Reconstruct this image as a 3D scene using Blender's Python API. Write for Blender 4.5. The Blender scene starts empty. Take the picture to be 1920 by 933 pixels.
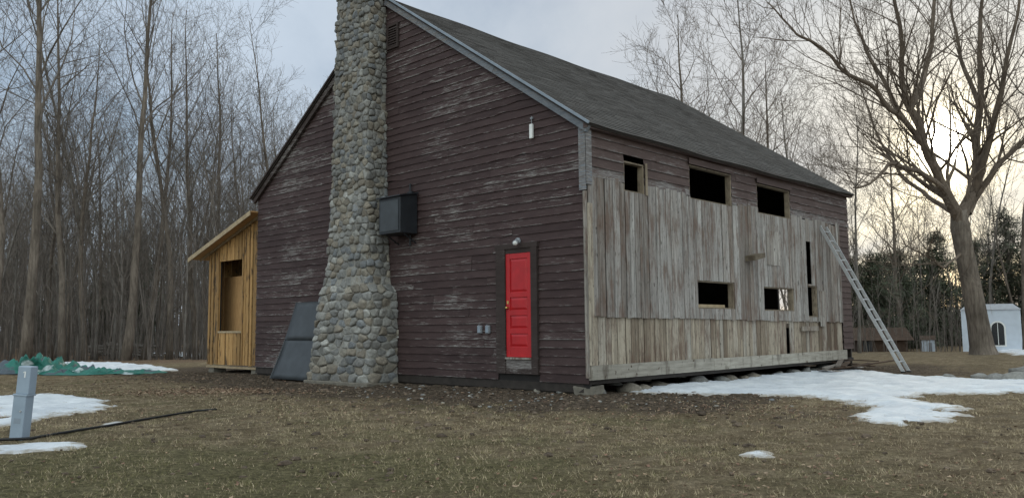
import bpy, math, random
import numpy as np
from mathutils import Vector, Matrix, noise as mn
random.seed(7); np.random.seed(7)
scene=bpy.context.scene; COL=scene.collection
R=math.radians; U=random.uniform
scene.view_settings.view_transform='Standard'; scene.view_settings.look='None'
scene.view_settings.exposure=0; scene.view_settings.gamma=1
# ---------------------------------------------------------------- camera maths
F=1549.0; PX0=960; PY0=466.5
pitch=math.atan2(146.5,F); rho=.01
fw=np.array([0,math.cos(pitch),math.sin(pitch)]); r0=np.array([1.,0,0]); u0=np.array([0,-math.sin(pitch),math.cos(pitch)])
rg=r0*math.cos(rho)-u0*math.sin(rho); up=u0*math.cos(rho)+r0*math.sin(rho)
CAM=np.array([0,0,1.25])
def sstep(a,b,x):
    t=np.clip((x-a)/(b-a),0,1); return t*t*(3-2*t)
def gz(x,y):
    return (.025*np.sin(x*.55+1.3)*np.sin(y*.41+.4)+.015*np.sin(x*1.3+y*.9)-.5*sstep(30,55,y))
def ray(px,py): return fw*F+rg*(px-PX0)-up*(py-PY0)
def G(px,py):
    d=ray(px,py); z=0
    for _ in range(8):
        t=(z-CAM[2])/d[2]; p=CAM+t*d; z=float(gz(p[0],p[1]))
    return (float(p[0]),float(p[1]),z)
def at(px,py,Y):
    d=ray(px,py); p=CAM+d*(Y/d[1]); return tuple(float(a) for a in p)
VV=np.array([.6911,.7227]); UU=np.array([-.7227,.6911]); C0=np.array([1.388,15.1]); ROT=math.atan2(.7227,.6911)
def BW(x,y,z=0):
    p=C0+VV*x+UU*y; return (float(p[0]),float(p[1]),z)
def loc(x,y):
    dx=x-C0[0]; dy=y-C0[1]; return dx*VV[0]+dy*VV[1], dx*UU[0]+dy*UU[1]
def GW(px,py,x=0.):
    d=ray(px,py); o=-C0; k=float(o@VV); t=(x-k)/float(d[:2]@VV)
    p=CAM+t*d; return loc(p[0],p[1])[1], float(p[2])
def LW(px,py,y=0.):
    d=ray(px,py); o=-C0; k=float(o@UU); t=(y-k)/float(d[:2]@UU)
    p=CAM+t*d; return loc(p[0],p[1])[0], float(p[2])
# ---------------------------------------------------------------- objects helpers
def tag(o,label=None,cat=None,group=None,kind=None):
    if label:o['label']=label
    if cat:o['category']=cat
    if group:o['group']=group
    if kind:o['kind']=kind
    return o
def empty(name,loc=(0,0,0),rz=0,label=None,cat=None,group=None):
    o=bpy.data.objects.new(name,None); COL.objects.link(o); o.location=loc; o.rotation_euler=(0,0,rz); o.empty_display_size=.2
    return tag(o,label,cat,group)
class MB:
    def __init__(s): s.v=[];s.f=[];s.c=[]
    def add(s,vs,fs,col=(.5,.5,.5)):
        o=len(s.v); s.v.extend(vs); s.f.extend([tuple(i+o for i in f) for f in fs])
        if isinstance(col,list): s.c.extend(col)
        else: s.c.extend([col]*len(vs))
    def hexa(s,p,col=(.5,.5,.5)):
        s.add(list(p),[(3,2,1,0),(4,5,6,7),(0,1,5,4),(1,2,6,5),(2,3,7,6),(3,0,4,7)],col)
    def box(s,x0,x1,y0,y1,z0,z1,col=(.5,.5,.5),j=0):
        q=lambda:U(-j,j) if j else 0
        s.hexa([(x+q(),y+q(),z+q()) for z in(z0,z1) for x,y in((x0,y0),(x1,y0),(x1,y1),(x0,y1))],col)
    def tube(s,pts,rad,n=6,col=(.5,.5,.5),cap=True):
        vs=[];fs=[];m=len(pts)
        for i in range(m):
            a=pts[max(i-1,0)]; b=pts[min(i+1,m-1)]
            dx,dy,dz=b[0]-a[0],b[1]-a[1],b[2]-a[2]; L=math.sqrt(dx*dx+dy*dy+dz*dz) or 1
            dx/=L;dy/=L;dz/=L
            if abs(dz)<.9: ax,ay,az=-dy,dx,0.
            else: ax,ay,az=0.,-dz,dy
            L=math.sqrt(ax*ax+ay*ay+az*az); ax/=L;ay/=L;az/=L
            bx,by,bz=dy*az-dz*ay,dz*ax-dx*az,dx*ay-dy*ax
            p=pts[i]; r=rad[i]
            for k in range(n):
                c=r*math.cos(6.2832*k/n); q=r*math.sin(6.2832*k/n)
                vs.append((p[0]+ax*c+bx*q,p[1]+ay*c+by*q,p[2]+az*c+bz*q))
        for i in range(m-1):
            for k in range(n):
                k2=(k+1)%n; fs.append((i*n+k,i*n+k2,(i+1)*n+k2,(i+1)*n+k))
        if cap and n>3: fs.append(tuple(range(n-1,-1,-1))); fs.append(tuple((m-1)*n+k for k in range(n)))
        s.add(vs,fs,col)
    def build(s,name,mat,parent=None,smooth=False,bevel=0):
        me=bpy.data.meshes.new(name); me.from_pydata(s.v,[],s.f)
        at_=me.color_attributes.new('Col','FLOAT_COLOR','POINT')
        a=np.ones((len(s.v),4),dtype=np.float32); a[:,:3]=np.array(s.c,dtype=np.float32)[:,:3]
        at_.data.foreach_set('color',a.ravel())
        if smooth: me.polygons.foreach_set('use_smooth',[True]*len(me.polygons))
        me.materials.append(mat); me.update()
        o=bpy.data.objects.new(name,me); COL.objects.link(o); o.parent=parent
        if bevel:
            b=o.modifiers.new('b','BEVEL'); b.width=bevel; b.segments=2
        return o
def copy_tree(o,parent=None):
    c=o.copy(); COL.objects.link(c); c.parent=parent
    for ch in list(o.children): copy_tree(ch,c)
    return c
# ---------------------------------------------------------------- materials
class T:
    def __init__(s,name,rough=.85,spec=.25,metal=0):
        s.m=bpy.data.materials.new(name); s.m.use_nodes=True; s.nt=s.m.node_tree
        s.b=s.nt.nodes['Principled BSDF']; s.b.inputs['Roughness'].default_value=rough
        s.b.inputs['Specular IOR Level'].default_value=spec; s.b.inputs['Metallic'].default_value=metal
        s.tc=None
    def n(s,t,ins=None,**pr):
        n=s.nt.nodes.new(t)
        for k,v in pr.items(): setattr(n,k,v)
        for k,v in (ins or {}).items():
            if isinstance(v,bpy.types.NodeSocket): s.nt.links.new(v,n.inputs[k])
            else: n.inputs[k].default_value=v
        return n
    def obj(s,sc=(1,1,1),off=None):
        if not s.tc: s.tc=s.n('ShaderNodeTexCoord')
        v=s.tc.outputs['Object']
        if off is not None: v=s.n('ShaderNodeVectorMath',{0:v,1:off},operation='ADD').outputs[0]
        return s.n('ShaderNodeMapping',{'Vector':v,'Scale':sc}).outputs[0]
    def noise(s,v,scale=1,detail=5,rough=.55):
        return s.n('ShaderNodeTexNoise',{'Vector':v,'Scale':scale,'Detail':detail,'Roughness':rough}).outputs['Fac']
    def ramp(s,f,stops):
        n=s.n('ShaderNodeValToRGB',{'Fac':f}); e=n.color_ramp.elements
        while len(e)<len(stops): e.new(.5)
        for i,(p,c) in enumerate(stops):
            e[i].position=p; e[i].color=(c,c,c,1) if isinstance(c,(int,float)) else (*c,1)
        return n.outputs[0]
    def mix(s,f,a,b,bl='MIX'):
        g=lambda c:(*c,1) if isinstance(c,tuple) else c
        return s.n('ShaderNodeMixRGB',{'Fac':f,'Color1':g(a),'Color2':g(b)},blend_type=bl).outputs[0]
    def ma(s,op,a,b=0.): return s.n('ShaderNodeMath',{0:a,1:b},operation=op).outputs[0]
    def col(s): return s.n('ShaderNodeAttribute',attribute_name='Col')
    def sep(s,c): return s.n('ShaderNodeSeparateColor',{0:c}).outputs
    def off(s,c,k=37.): return s.n('ShaderNodeVectorMath',{0:c,1:(k,k,k)},operation='MULTIPLY').outputs[0]
    def out(s,c,bump=None,bs=.4,dist=.01):
        if isinstance(c,tuple): s.b.inputs['Base Color'].default_value=(*c,1)
        else: s.nt.links.new(c,s.b.inputs['Base Color'])
        if bump is not None:
            b=s.n('ShaderNodeBump',{'Height':bump,'Strength':bs,'Distance':dist}); s.nt.links.new(b.outputs[0],s.b.inputs['Normal'])
        return s.m
def m_plain(name,c,var=.25,rough=.7,scale=6,spec=.3,metal=0,st=(1,1,1)):
    t=T(name,rough,spec,metal); f=t.noise(t.obj(st),scale,6,.6)
    k=t.ramp(f,[(.25,tuple(a*(1-var) for a in c)),(.75,tuple(min(1,a*(1+var)) for a in c))])
    return t.out(k,f,.25,.005)
def m_paint(name,d=(.032,.0188,.0185),l=(.073,.046,.0445),lo=.582):
    t=T(name,.75,.25); a=t.col(); o=t.sep(a.outputs['Color'])
    of=t.n('ShaderNodeCombineXYZ',{0:t.ma('MULTIPLY',o[0],41.),1:t.ma('MULTIPLY',o[2],57.),2:t.ma('MULTIPLY',o[0],13.)}).outputs[0]
    n1=t.noise(t.obj((3.,3.,38),of),1,10,.76)
    big=t.noise(t.obj((.45,.45,.8)),1,5,.6)
    fine=t.noise(t.obj((6,6,60),of),1,4,.7)
    tint=t.noise(t.obj((1.2,1.2,5),of),1,6,.65)
    edge=t.ma('POWER',t.ma('SUBTRACT',1.,o[1]),8.)
    p=t.ma('ADD',n1,t.ma('MULTIPLY',t.ma('SUBTRACT',big,.5),.55))
    p=t.ma('ADD',p,t.ma('MULTIPLY',edge,.13)); p=t.ma('ADD',p,t.ma('MULTIPLY',t.ma('SUBTRACT',o[2],.5),.1))
    pm=t.ramp(p,[(lo+.02,0.),(lo+.055,.9)])
    fade=t.ramp(p,[(lo-.08,0.),(lo+.02,.4)])
    paint=t.mix(t.ma('ADD',t.ma('MULTIPLY',t.ramp(tint,[(.3,0.),(.7,1.)]),.6),t.ma('MULTIPLY',o[0],.4)),d,l)
    paint=t.mix(fade,paint,tuple(x*1.35+.008 for x in l))
    wood=t.ramp(fine,[(.3,(.085,.073,.068)),(.5,(.175,.155,.147)),(.7,(.37,.35,.335))])
    return t.out(t.mix(pm,paint,wood),t.ma('ADD',fine,t.ma('MULTIPLY',pm,-.6)),.5,.006)
def m_boards(name):
    t=T(name,.9,.15); a=t.col(); o=t.sep(a.outputs['Color'])
    of=t.n('ShaderNodeCombineXYZ',{0:t.ma('MULTIPLY',o[0],41.),1:t.ma('MULTIPLY',o[2],57.),2:t.ma('MULTIPLY',o[2],23.)}).outputs[0]
    old=t.ramp(o[0],[(0,(.2,.17,.148)),(.3,(.3,.274,.252)),(.75,(.39,.365,.34)),(1,(.27,.228,.196))])
    new=t.ramp(o[0],[(0,(.14,.105,.077)),(.25,(.31,.252,.19)),(.7,(.42,.36,.285)),(1,(.37,.335,.29))])
    c=t.mix(o[1],old,new)
    g=t.noise(t.obj((28,28,.9),of),1,7,.65); bl=t.noise(t.obj((7,7,1.3),of),1,8,.7); kn=t.noise(t.obj((14,14,4),of),1,2,.5)
    zz=t.noise(t.obj((1.1,1.1,.8)),1,5,.6); sp=t.noise(t.obj((26,26,7),of),1,6,.7)
    c=t.mix(1.,c,t.ramp(g,[(.3,.42),(.55,1.),(.75,1.35)]),'MULTIPLY')
    bb=t.ma('ADD',bl,t.ma('MULTIPLY',t.ma('SUBTRACT',zz,.5),.6))
    c=t.mix(t.ramp(bb,[(.49,0.),(.63,.78)]),c,(.145,.095,.072))
    c=t.mix(t.ramp(bl,[(.24,.65),(.39,0.)]),c,(.54,.515,.485))
    c=t.mix(t.ramp(sp,[(.54,0.),(.65,.58)]),c,(.085,.065,.055))
    c=t.mix(t.ramp(kn,[(.69,0.),(.74,.85)]),c,(.04,.03,.025))
    return t.out(c,g,.7,.01)
def m_wood(name,a_,b_,sc=(8,8,1),spots=.0):
    t=T(name,.75,.25); a=t.col(); o=t.sep(a.outputs['Color'])
    of=t.off(a.outputs['Color'])
    g=t.noise(t.obj(sc,of),2.2,7,.6); c=t.ramp(g,[(.3,a_),(.7,b_)])
    c=t.mix(1.,c,t.ramp(o[0],[(0,.55),(1,1.2)]),'MULTIPLY')
    if spots:
        c=t.mix(t.ramp(t.noise(t.obj((4,4,1.2),of),1.3,6,.68),[(.54,0.),(.63,spots)]),c,(.06,.04,.027))
        c=t.mix(t.ramp(t.noise(t.obj((9,9,5),of),1.3,2,.5),[(.68,0.),(.73,.85)]),c,(.05,.025,.012))
    return t.out(c,g,.3,.006)
def m_vcol(name,rough=.9,ns=14,lo=.6,hi=1.35,bs=.6,bd=.02,spec=.2,second=None):
    t=T(name,rough,spec); a=t.col(); n=t.noise(t.obj(),ns,8,.65); n2=t.noise(t.obj(),ns*.22,4,.6)
    c=t.mix(1.,a.outputs['Color'],t.ramp(n,[(.28,lo),(.72,hi)]),'MULTIPLY')
    if second: c=t.mix(t.ramp(n2,[(.5,0.),(.68,.65)]),c,second)
    return t.out(c,n,bs,bd)
def m_bark(name,a_,b_):
    t=T(name,.95,.1); n=t.noise(t.obj((9,9,1.6)),1.3,7,.65); n2=t.noise(t.obj(),.8,3,.5)
    c=t.ramp(n,[(.3,a_),(.7,b_)]); c=t.mix(1.,c,t.ramp(n2,[(.3,.6),(.7,1.25)]),'MULTIPLY')
    return t.out(c,n,.8,.03)
PAINT=m_paint('peeling brown paint'); PAINT2=m_paint('brown clapboard paint',(.056,.036,.032),(.11,.075,.067),.605)
BOARDS=m_boards('weathered boards')
TRIMBLUE=m_paint('grey blue trim paint',(.1,.11,.125),(.2,.215,.24),.52)
TRIMDARK=m_paint('dark trim paint',(.03,.02,.018),(.062,.046,.042),.6)
PINE=m_wood('new pine boards',(.33,.175,.063),(.52,.315,.13),(9,9,1),.92)
PLY=m_wood('plywood',(.36,.2,.085),(.5,.295,.135),(2,6,2))
PALEWOOD=m_wood('pale cut lumber',(.27,.2,.12),(.43,.335,.22),(3,3,3))
AGED=m_wood('aged frame lumber',(.18,.14,.1),(.31,.25,.18),(3,3,3),.5)
SKIRT=m_wood('skirt timber',(.22,.198,.165),(.38,.35,.3),(1,8,8),.5)
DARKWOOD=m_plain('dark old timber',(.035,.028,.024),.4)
TARPAPER=m_plain('dark sheathing',(.018,.015,.014),.3)
SHINGLE=m_vcol('asphalt shingles',.95,60,.65,1.3,.7,.01,.15,(.085,.075,.068))
STONE=m_vcol('field stone',.85,17,.62,1.32,.8,.025,.25,(.19,.178,.155))
MORTAR=m_plain('rough mortar',(.27,.255,.228),.3,.95,22)
CONCRETE=m_plain('poured concrete',(.17,.152,.125),.35,.95,9)
RED=m_plain('red gloss door paint',(.44,.011,.015),.18,.4,4,.45)
BRASS=m_plain('brass',(.6,.42,.15),.2,.3,9,.5,1)
BLACKM=m_plain('black painted metal',(.016,.018,.022),.35,.5,5,.4)
SHEET=m_plain('dull grey sheet metal',(.036,.041,.046),.35,.5,3,.5)
ALU=m_plain('dull aluminium',(.5,.5,.5),.2,.45,9,.5,.6)
GALV=m_plain('galvanised grey',(.24,.28,.33),.15,.55,4,.4)
PEDM=m_plain('pedestal blue grey paint',(.28,.34,.41),.12,.5,4,.4)
WHITE=m_plain('white plastic',(.75,.75,.73),.08,.5,5)
WHITEPAINT=m_plain('white house paint',(.55,.6,.67),.1,.7,3)
GREYPL=m_plain('grey plastic',(.24,.25,.27),.15,.55)
RUBBER=m_plain('black rubber hose',(.014,.014,.015),.3,.5)
BARK=m_bark('grey bark',(.1,.088,.078),(.265,.24,.216)); BARK2=m_bark('brown bark',(.09,.072,.059),(.23,.192,.158))
TWIG=m_bark('twig bark',(.115,.098,.086),(.225,.195,.171)); TWIG2=m_bark('warm twig bark',(.11,.085,.067),(.21,.165,.13))
NEEDLE=m_vcol('needles',.8,3,.6,1.4,0.1,.01)
GLASS=m_plain('dark glass',(.012,.014,.018),.2,.15,3,.5)
PALEROOF=m_plain('pale far roof',(.3,.31,.33),.2,.8,5)
SHEDBROWN=m_plain('brown shed boards',(.07,.045,.032),.35,.9,5)
LEAFM=m_vcol('dead leaves',.85,9,.7,1.3,.1,.01)
GRASSM=m_vcol('dormant grass',.85,5,.75,1.25,.1,.01)
CLOD=m_vcol('dirt clods',.95,20,.6,1.3,.6,.02)
def m_snow():
    t=T('old snow',.7,.3); n=t.noise(t.obj(),9,8,.6); n2=t.noise(t.obj(),1.6,5,.65); a=t.sep(t.col().outputs['Color'])
    c=t.ramp(n2,[(.35,(.5,.53,.58)),(.65,(.69,.715,.75))])
    d=t.ma('ADD',t.ma('MULTIPLY',n,.9),t.ma('MULTIPLY',a[0],-.5))
    c=t.mix(t.ramp(d,[(.16,0.),(.42,.85)]),c,(.3,.255,.2))
    c=t.mix(t.ramp(n,[(.6,0.),(.75,.35)]),c,(.36,.32,.27))
    return t.out(c,t.noise(t.obj(),14,8,.7),.8,.04)
SNOW=m_snow()
def m_ground():
    t=T('winter lawn',.95,.1); o=t.sep(t.col().outputs['Color'])
    a=t.noise(t.obj(),.5,7,.62); b=t.noise(t.obj(),2.6,8,.68); c_=t.noise(t.obj(),16,8,.72); d=t.noise(t.obj(),70,4,.7)
    g=t.ramp(b,[(.3,(.125,.09,.054)),(.5,(.225,.172,.108)),(.7,(.36,.288,.19))])
    gm=t.ma('ADD',t.ma('MULTIPLY',a,1.),t.ma('SUBTRACT',o[1],.54))
    g=t.mix(t.ramp(gm,[(.42,0.),(.62,.7)]),g,t.ramp(c_,[(.3,(.09,.085,.038)),(.7,(.2,.182,.092))]))
    dm=t.ma('ADD',t.ma('ADD',o[0],t.ma('MULTIPLY',t.ma('SUBTRACT',b,.5),1.6)),t.ma('MULTIPLY',t.ma('SUBTRACT',c_,.5),1.1))
    g=t.mix(t.ramp(dm,[(.38,0.),(.66,.94)]),g,t.ramp(c_,[(.3,(.05,.036,.027)),(.7,(.165,.126,.094))]))
    lm=t.ma('ADD',o[2],t.ma('MULTIPLY',t.ma('SUBTRACT',c_,.5),1.2))
    g=t.mix(t.ramp(lm,[(.4,0.),(.75,.85)]),g,t.ramp(d,[(.3,(.105,.065,.045)),(.7,(.28,.19,.132))]))
    g=t.mix(1.,g,t.ramp(c_,[(.34,.55),(.66,1.35)]),'MULTIPLY')
    g=t.mix(1.,g,t.ramp(d,[(.3,.55),(.7,1.4)]),'MULTIPLY')
    return t.out(g,t.ma('ADD',c_,t.ma('MULTIPLY',d,.5)),1.,.08)
GROUND=m_ground()
# ---------------------------------------------------------------- ground
def wob(x,y): return .5*np.sin(x*1.1+y*.6)+.35*np.sin(x*2.3-y*1.7+1)+.25*np.sin(y*3.1+x*.7+2)
def masks(x,y):
    lx,ly=loc(x,y)
    dx=np.maximum(np.maximum(-lx,lx-12.1),0); dy=np.maximum(np.maximum(-ly,ly-15.5),0)
    d=np.hypot(dx,dy)+wob(x,y)*.7
    dirt=sstep(5.2,.8,d)*1.
    dirt=np.maximum(dirt,.5*np.exp(-(((x-4.5)/3)**2+((y-11.2)/1.3)**2)))
    green=.45+.3*np.exp(-(((x+3)/4)**2+((y-7)/2.6)**2))-.12*sstep(2,7,x)+.1*sstep(12,25,x)
    leaf=.75*sstep(27,36,y)*sstep(2,-6,x)+.6*np.exp(-(((x+6.3)/1.6)**2+((y-17.3)/1.0)**2))+.35*np.exp(-(((x-3.5)/2.5)**2+((y-6.3)/1.3)**2))+.5*sstep(34,42,y)*sstep(8,12,x)
    return dirt,green,np.clip(leaf,0,1)
xs=np.concatenate([[-900,-500,-300,-180,-120,-80,-60,-45,-35,-28,-22],np.arange(-18,20.01,.12),[23,28,35,45,60,80,120,180,300,500,900]])
ys=np.concatenate([[-300,-100,-40,-15,-5,0,2.5],np.arange(4,26.01,.12),np.arange(27,62,1.2),[66,75,90,120,180,300,500,1200]])
X,Y=np.meshgrid(xs,ys); fine=np.random.rand(*X.shape)
inn=(X>-18)&(X<20)&(Y>4)&(Y<26)
di,gr,le=masks(X,Y)
Z=gz(X,Y)+np.where(inn,(fine-.55)*(.024+.035*di),0)
ny,nx=X.shape
g=MB(); g.v=list(zip(X.ravel().tolist(),Y.ravel().tolist(),Z.ravel().tolist()))
g.c=list(zip(di.ravel().tolist(),gr.ravel().tolist(),le.ravel().tolist()))
g.f=[(j*nx+i,j*nx+i+1,(j+1)*nx+i+1,(j+1)*nx+i) for j in range(ny-1) for i in range(nx-1)]
tag(g.build('ground',GROUND,None,True),'brown winter lawn and bare dirt around the barn','ground',kind='structure')
# grass blades
def bl_(x,y,gn,hmin,hmax,wd,lmax=2.2):
    n=len(x); z=gz(x,y); a=np.random.uniform(0,6.283,n); h=np.random.uniform(hmin,hmax,n); b=np.random.uniform(0,6.283,n); l=np.random.uniform(.5,lmax,n)*h
    P=np.zeros((n,3,3)); P[:,0]=np.stack([x-np.cos(a)*wd,y-np.sin(a)*wd,z-.012],1); P[:,1]=np.stack([x+np.cos(a)*wd,y+np.sin(a)*wd,z-.012],1)
    P[:,2]=np.stack([x+np.cos(b)*l,y+np.sin(b)*l,z+h],1)
    t=np.random.rand(n,1); q=(np.random.rand(n,1)<np.clip((gn[:,None]-.38)*1.3,0.04,.55))
    tan=np.array([.25,.188,.115])*(1-t)+np.array([.55,.45,.3])*t; grn=np.array([.12,.112,.046])*(1-t)+np.array([.25,.228,.108])*t
    return P,np.where(q,grn,tan)
def blades(n,x0,x1,y0,y1,hmin,hmax,wd):
    x=np.random.uniform(x0,x1,n); y=np.random.uniform(y0,y1,n); d,gn,lf=masks(x,y); lx,ly=loc(x,y)
    k=(np.random.rand(n)>d*1.15)&~((lx>-.1)&(ly>-.1))&(np.random.rand(n)>lf*.8)&(np.random.rand(n)<.55+.5*wob(x*1.7,y*1.9))
    return bl_(x[k],y[k],gn[k],hmin,hmax,wd)
Ps=[];Cs=[]
for a in ((170000,-9.5,9.5,4.6,11,.008,.028,.003),(70000,-13,15,11,19,.012,.03,.006)):
    p,c=blades(*a); Ps.append(p);Cs.append(c)
NT=1900
tx=np.random.uniform(-11,11,NT); ty=np.random.uniform(4.7,14,NT); d_,gn_,_=masks(tx,ty); k=(np.random.rand(NT)>d_*.9)&(np.random.rand(NT)<.55+.45*wob(tx*.9+3,ty*.8))
tx,ty,gn_=tx[k],ty[k],gn_[k]; m=26
x=np.repeat(tx,m)+np.random.normal(0,.045,len(tx)*m); y=np.repeat(ty,m)+np.random.normal(0,.045,len(tx)*m); lx,ly=loc(x,y); k=~((lx>-.1)&(ly>-.1))
p,c=bl_(x[k],y[k],np.repeat(gn_,m)[k]+.06,.02,.055,.003,1.7); Ps.append(p);Cs.append(c)
P=np.concatenate(Ps);C=np.concatenate(Cs); n=len(P)
g=MB(); g.v=P.reshape(-1,3).tolist(); g.c=np.repeat(C,3,0).tolist(); g.f=np.arange(n*3).reshape(-1,3).tolist()
tag(g.build('grass',GRASSM),'short dormant grass matted across the front lawn','grass',kind='stuff')
# dead leaves
g=MB()
def leaf(x,y,s):
    z=float(gz(x,y))+.012; a=U(0,6.28); pts=[]
    for k in range(6):
        an=a+k*1.047; r=s*(1 if k%3 else 1.5)*U(.75,1.15); pts.append((x+r*math.cos(an),y+r*math.sin(an),z+U(-.004,.014)))
    c=random.choice([(.2,.12,.08),(.27,.185,.12),(.17,.1,.07),(.32,.235,.16)]); k=U(.75,1.15); c=tuple(q*k for q in c)
    g.add(pts+[(x,y,z+.004)],[(k,(k+1)%6,6) for k in range(6)],c)
for i in range(4600):
    x,y=random.choice([(random.gauss(-6.3,1.2),random.gauss(17.2,.55)),(random.gauss(-6.3,1.2),random.gauss(17.2,.55)),(random.gauss(3,2.6),random.gauss(6.3,1.2)),(U(-9,10),U(5,15)),(random.gauss(-9,3),random.gauss(21,1.5)),(random.gauss(3.2,1.2),random.gauss(12.2,1)),(random.gauss(-2,2.5),random.gauss(13.5,1.6))])
    lx,ly=loc(x,y)
    if lx>-.1 and ly>-.1 or y<4.7: continue
    leaf(x,y,U(.009,.02)*(1.5 if y>15 else 1))
tag(g.build('dead_leaves',LEAFM),'brown fallen leaves scattered over the lawn','leaves',kind='stuff')
def pebble(g,x,y,z,s,c,flat=.6,nl=6,nm=10):
    vs=[];fs=[]; sd=Vector((U(0,99),U(0,99),U(0,99))); rz=U(0,3.14); ex=U(1,1.5)
    for i in range(nl+1):
        th=math.pi*i/nl
        for k in range(nm):
            ph=6.2832*k/nm; d=Vector((math.sin(th)*math.cos(ph),math.sin(th)*math.sin(ph),math.cos(th)))
            r=s*(1+.45*mn.noise(d*1.3+sd)); qx,qy=d.x*r*ex,d.y*r
            vs.append((x+qx*math.cos(rz)-qy*math.sin(rz),y+qx*math.sin(rz)+qy*math.cos(rz),z+d.z*r*flat))
    for i in range(nl):
        for k in range(nm): fs.append((i*nm+k,(i+1)*nm+k,(i+1)*nm+(k+1)%nm,i*nm+(k+1)%nm))
    g.add(vs,fs,c)
def stonecol(): 
    c=random.choice([(.25,.246,.235),(.3,.292,.272),(.205,.198,.188),(.28,.245,.2),(.35,.34,.315),(.245,.212,.172),(.215,.222,.23),(.265,.26,.248),(.29,.26,.215)]); k=U(.75,1.17); return tuple(a*k for a in c)
g=MB()
for i in range(300):
    if i<150: lx,ly=U(-2.6,-.25),U(-.8,6)
    else: lx,ly=U(-1,8),-abs(random.gauss(0,1.6))-.2
    x,y,_=BW(lx,ly); s=abs(random.gauss(0,.014))+.009; pebble(g,x,y,float(gz(x,y))+s*.1,s,stonecol())
tag(g.build('pebbles',STONE,None,True),'small loose stones in the bare dirt along the barn','pebbles',kind='stuff')
g=MB()
for i in range(2200):
    q=random.random()
    if q<.6: lx,ly=-abs(random.gauss(0,2.))-.15,U(-1.5,13)
    elif q<.8: lx,ly=U(-2,6),-abs(random.gauss(0,1.8))-.2
    else: lx,ly=loc(U(-8,8),U(7,13))
    x,y,_=BW(lx,ly); 
    if y<5: continue
    s=abs(random.gauss(0,.018))+.008; k=U(.6,1.3); pebble(g,x,y,float(gz(x,y))+s*.1,s,(.115*k,.086*k,.064*k),.6,4,7)
tag(g.build('dirt_clods',CLOD),'rough clods of bare earth around the barn','dirt',kind='stuff')
# ---------------------------------------------------------------- barn
BARN=empty('barn',(float(C0[0]),float(C0[1]),0),ROT,'large weathered brown clapboard barn with steep shingle roof and stone chimney','barn')
W=11.9; LEN=12.1; ZE=5.0; ZP=9.06; SL=(ZP-ZE)/(W/2)
def yr(z): return max(0,(z-ZE)/SL)
dy1,_=GW(935,600); dy0,_=GW(1012,600); _,dzt=GW(975,458); _,dzb=GW(975,700)
def course(g,mp,b0,b1,t0,t1,z0,z1,holes=(),lip=.024,force=None):
    cuts=[b0]; 
    while b1-cuts[-1]>4.6: cuts.append(cuts[-1]+U(1.8,4.3))
    cuts.append(b1); segs=[]
    for a,b in zip(cuts,cuts[1:]):
        parts=[(a,b)]
        for h0,h1,hz0,hz1 in holes:
            if z1-.02>hz0 and z0<hz1-.01:
                new=[]
                for p,q in parts:
                    if q<=h0 or p>=h1: new.append((p,q)); continue
                    if p<h0:new.append((p,h0))
                    if q>h1:new.append((h1,q))
                parts=new
        segs+=parts
    for a,b in segs:
        r1,r2=random.random(),random.random(); n=max(1,int((b-a)/.3)); vs=[];cs=[];fs=[]; tw=U(-.004,.004); tl=U(-.004,.004)
        if force is not None: r2=force+U(-.4,.4)
        for i in range(n+1):
            s=a+(b-a)*i/n
            if i==0: s+=.0015
            if i==n: s-=.0015
            st=s
            if abs(s-b0)<.003: st=t0
            if abs(s-b1)<.003: st=t1
            zb=z0+U(-.002,.002)+tl+tw*i/n; o=lip+U(-.004,.007)
            if random.random()<.02: zb+=U(.008,.035)
            vs+=[mp(s,0,zb),mp(s,o,zb),mp(st,.003,z1)]; cs+=[(r1,0,r2),(r1,0,r2),(r1,1,r2)]
        for i in range(n):
            k=i*3; fs+=[(k,k+1,k+4,k+3),(k+1,k+2,k+5,k+4)]
        g.add(vs,fs,cs)
mg=lambda s,o,z:(-o,s,z); ml=lambda s,o,z:(s,-o,z)
g=MB(); z=.22; e=.158
while z<ZP-.1:
    z1=z+e+.012; a,b=yr(z),yr(z1); course(g,mg,a,W-a,min(b,W/2-.01),max(W-b,W/2+.01),z,z1,[(dy0,dy1,0,dzt)]); z+=e
g.build('gable_siding',PAINT,BARN)
g=MB()  # sheathing behind gable
pent=[(0,.15),(W,.15),(W,ZE),(W/2,ZP),(0,ZE)]
def prism(g,pts,x0,x1,c=(.5,.5,.5)):
    n=len(pts); g.add([(x0,y,z) for y,z in pts]+[(x1,y,z) for y,z in pts],[tuple(range(n)),tuple(range(2*n-1,n-1,-1))]+[(i,i+n,(i+1)%n+n,(i+1)%n) for i in range(n)],c)
prism(g,[(y*.998+.01,z-.02) for y,z in pent],.004,.06); g.build('gable_sheathing',TARPAPER,BARN)
g=MB(); oy0,oy1,oz0,oz1=1.83,2.2,1.15,2.5
for y0,y1,z0,z1 in((.05,oy0,.05,ZE),(oy1,W,.05,ZE),(oy0,oy1,.05,oz0),(oy0,oy1,oz1,ZE)): g.box(LEN-.06,LEN,y0,y1,z0,z1)
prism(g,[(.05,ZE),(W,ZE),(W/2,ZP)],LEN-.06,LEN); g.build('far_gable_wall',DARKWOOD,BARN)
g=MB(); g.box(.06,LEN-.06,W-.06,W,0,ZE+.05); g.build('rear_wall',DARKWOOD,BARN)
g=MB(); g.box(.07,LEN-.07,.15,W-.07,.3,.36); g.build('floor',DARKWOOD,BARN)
def OP(px0,px1,pyt_l,pyb_l):   # px left/right, y of left-top and left-bottom
    a,zt=LW(px0,pyt_l); b,_=LW(px1,pyt_l); _,zb=LW(px0,pyb_l); return (a,b,zb,zt)
O=[OP(1168,1205,301,358),OP(1290,1368,308,372),OP(1417,1478,343,399),OP(1305,1374,525,578),OP(1430,1486,537,582),OP(1512,1530,535,594)]
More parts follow.
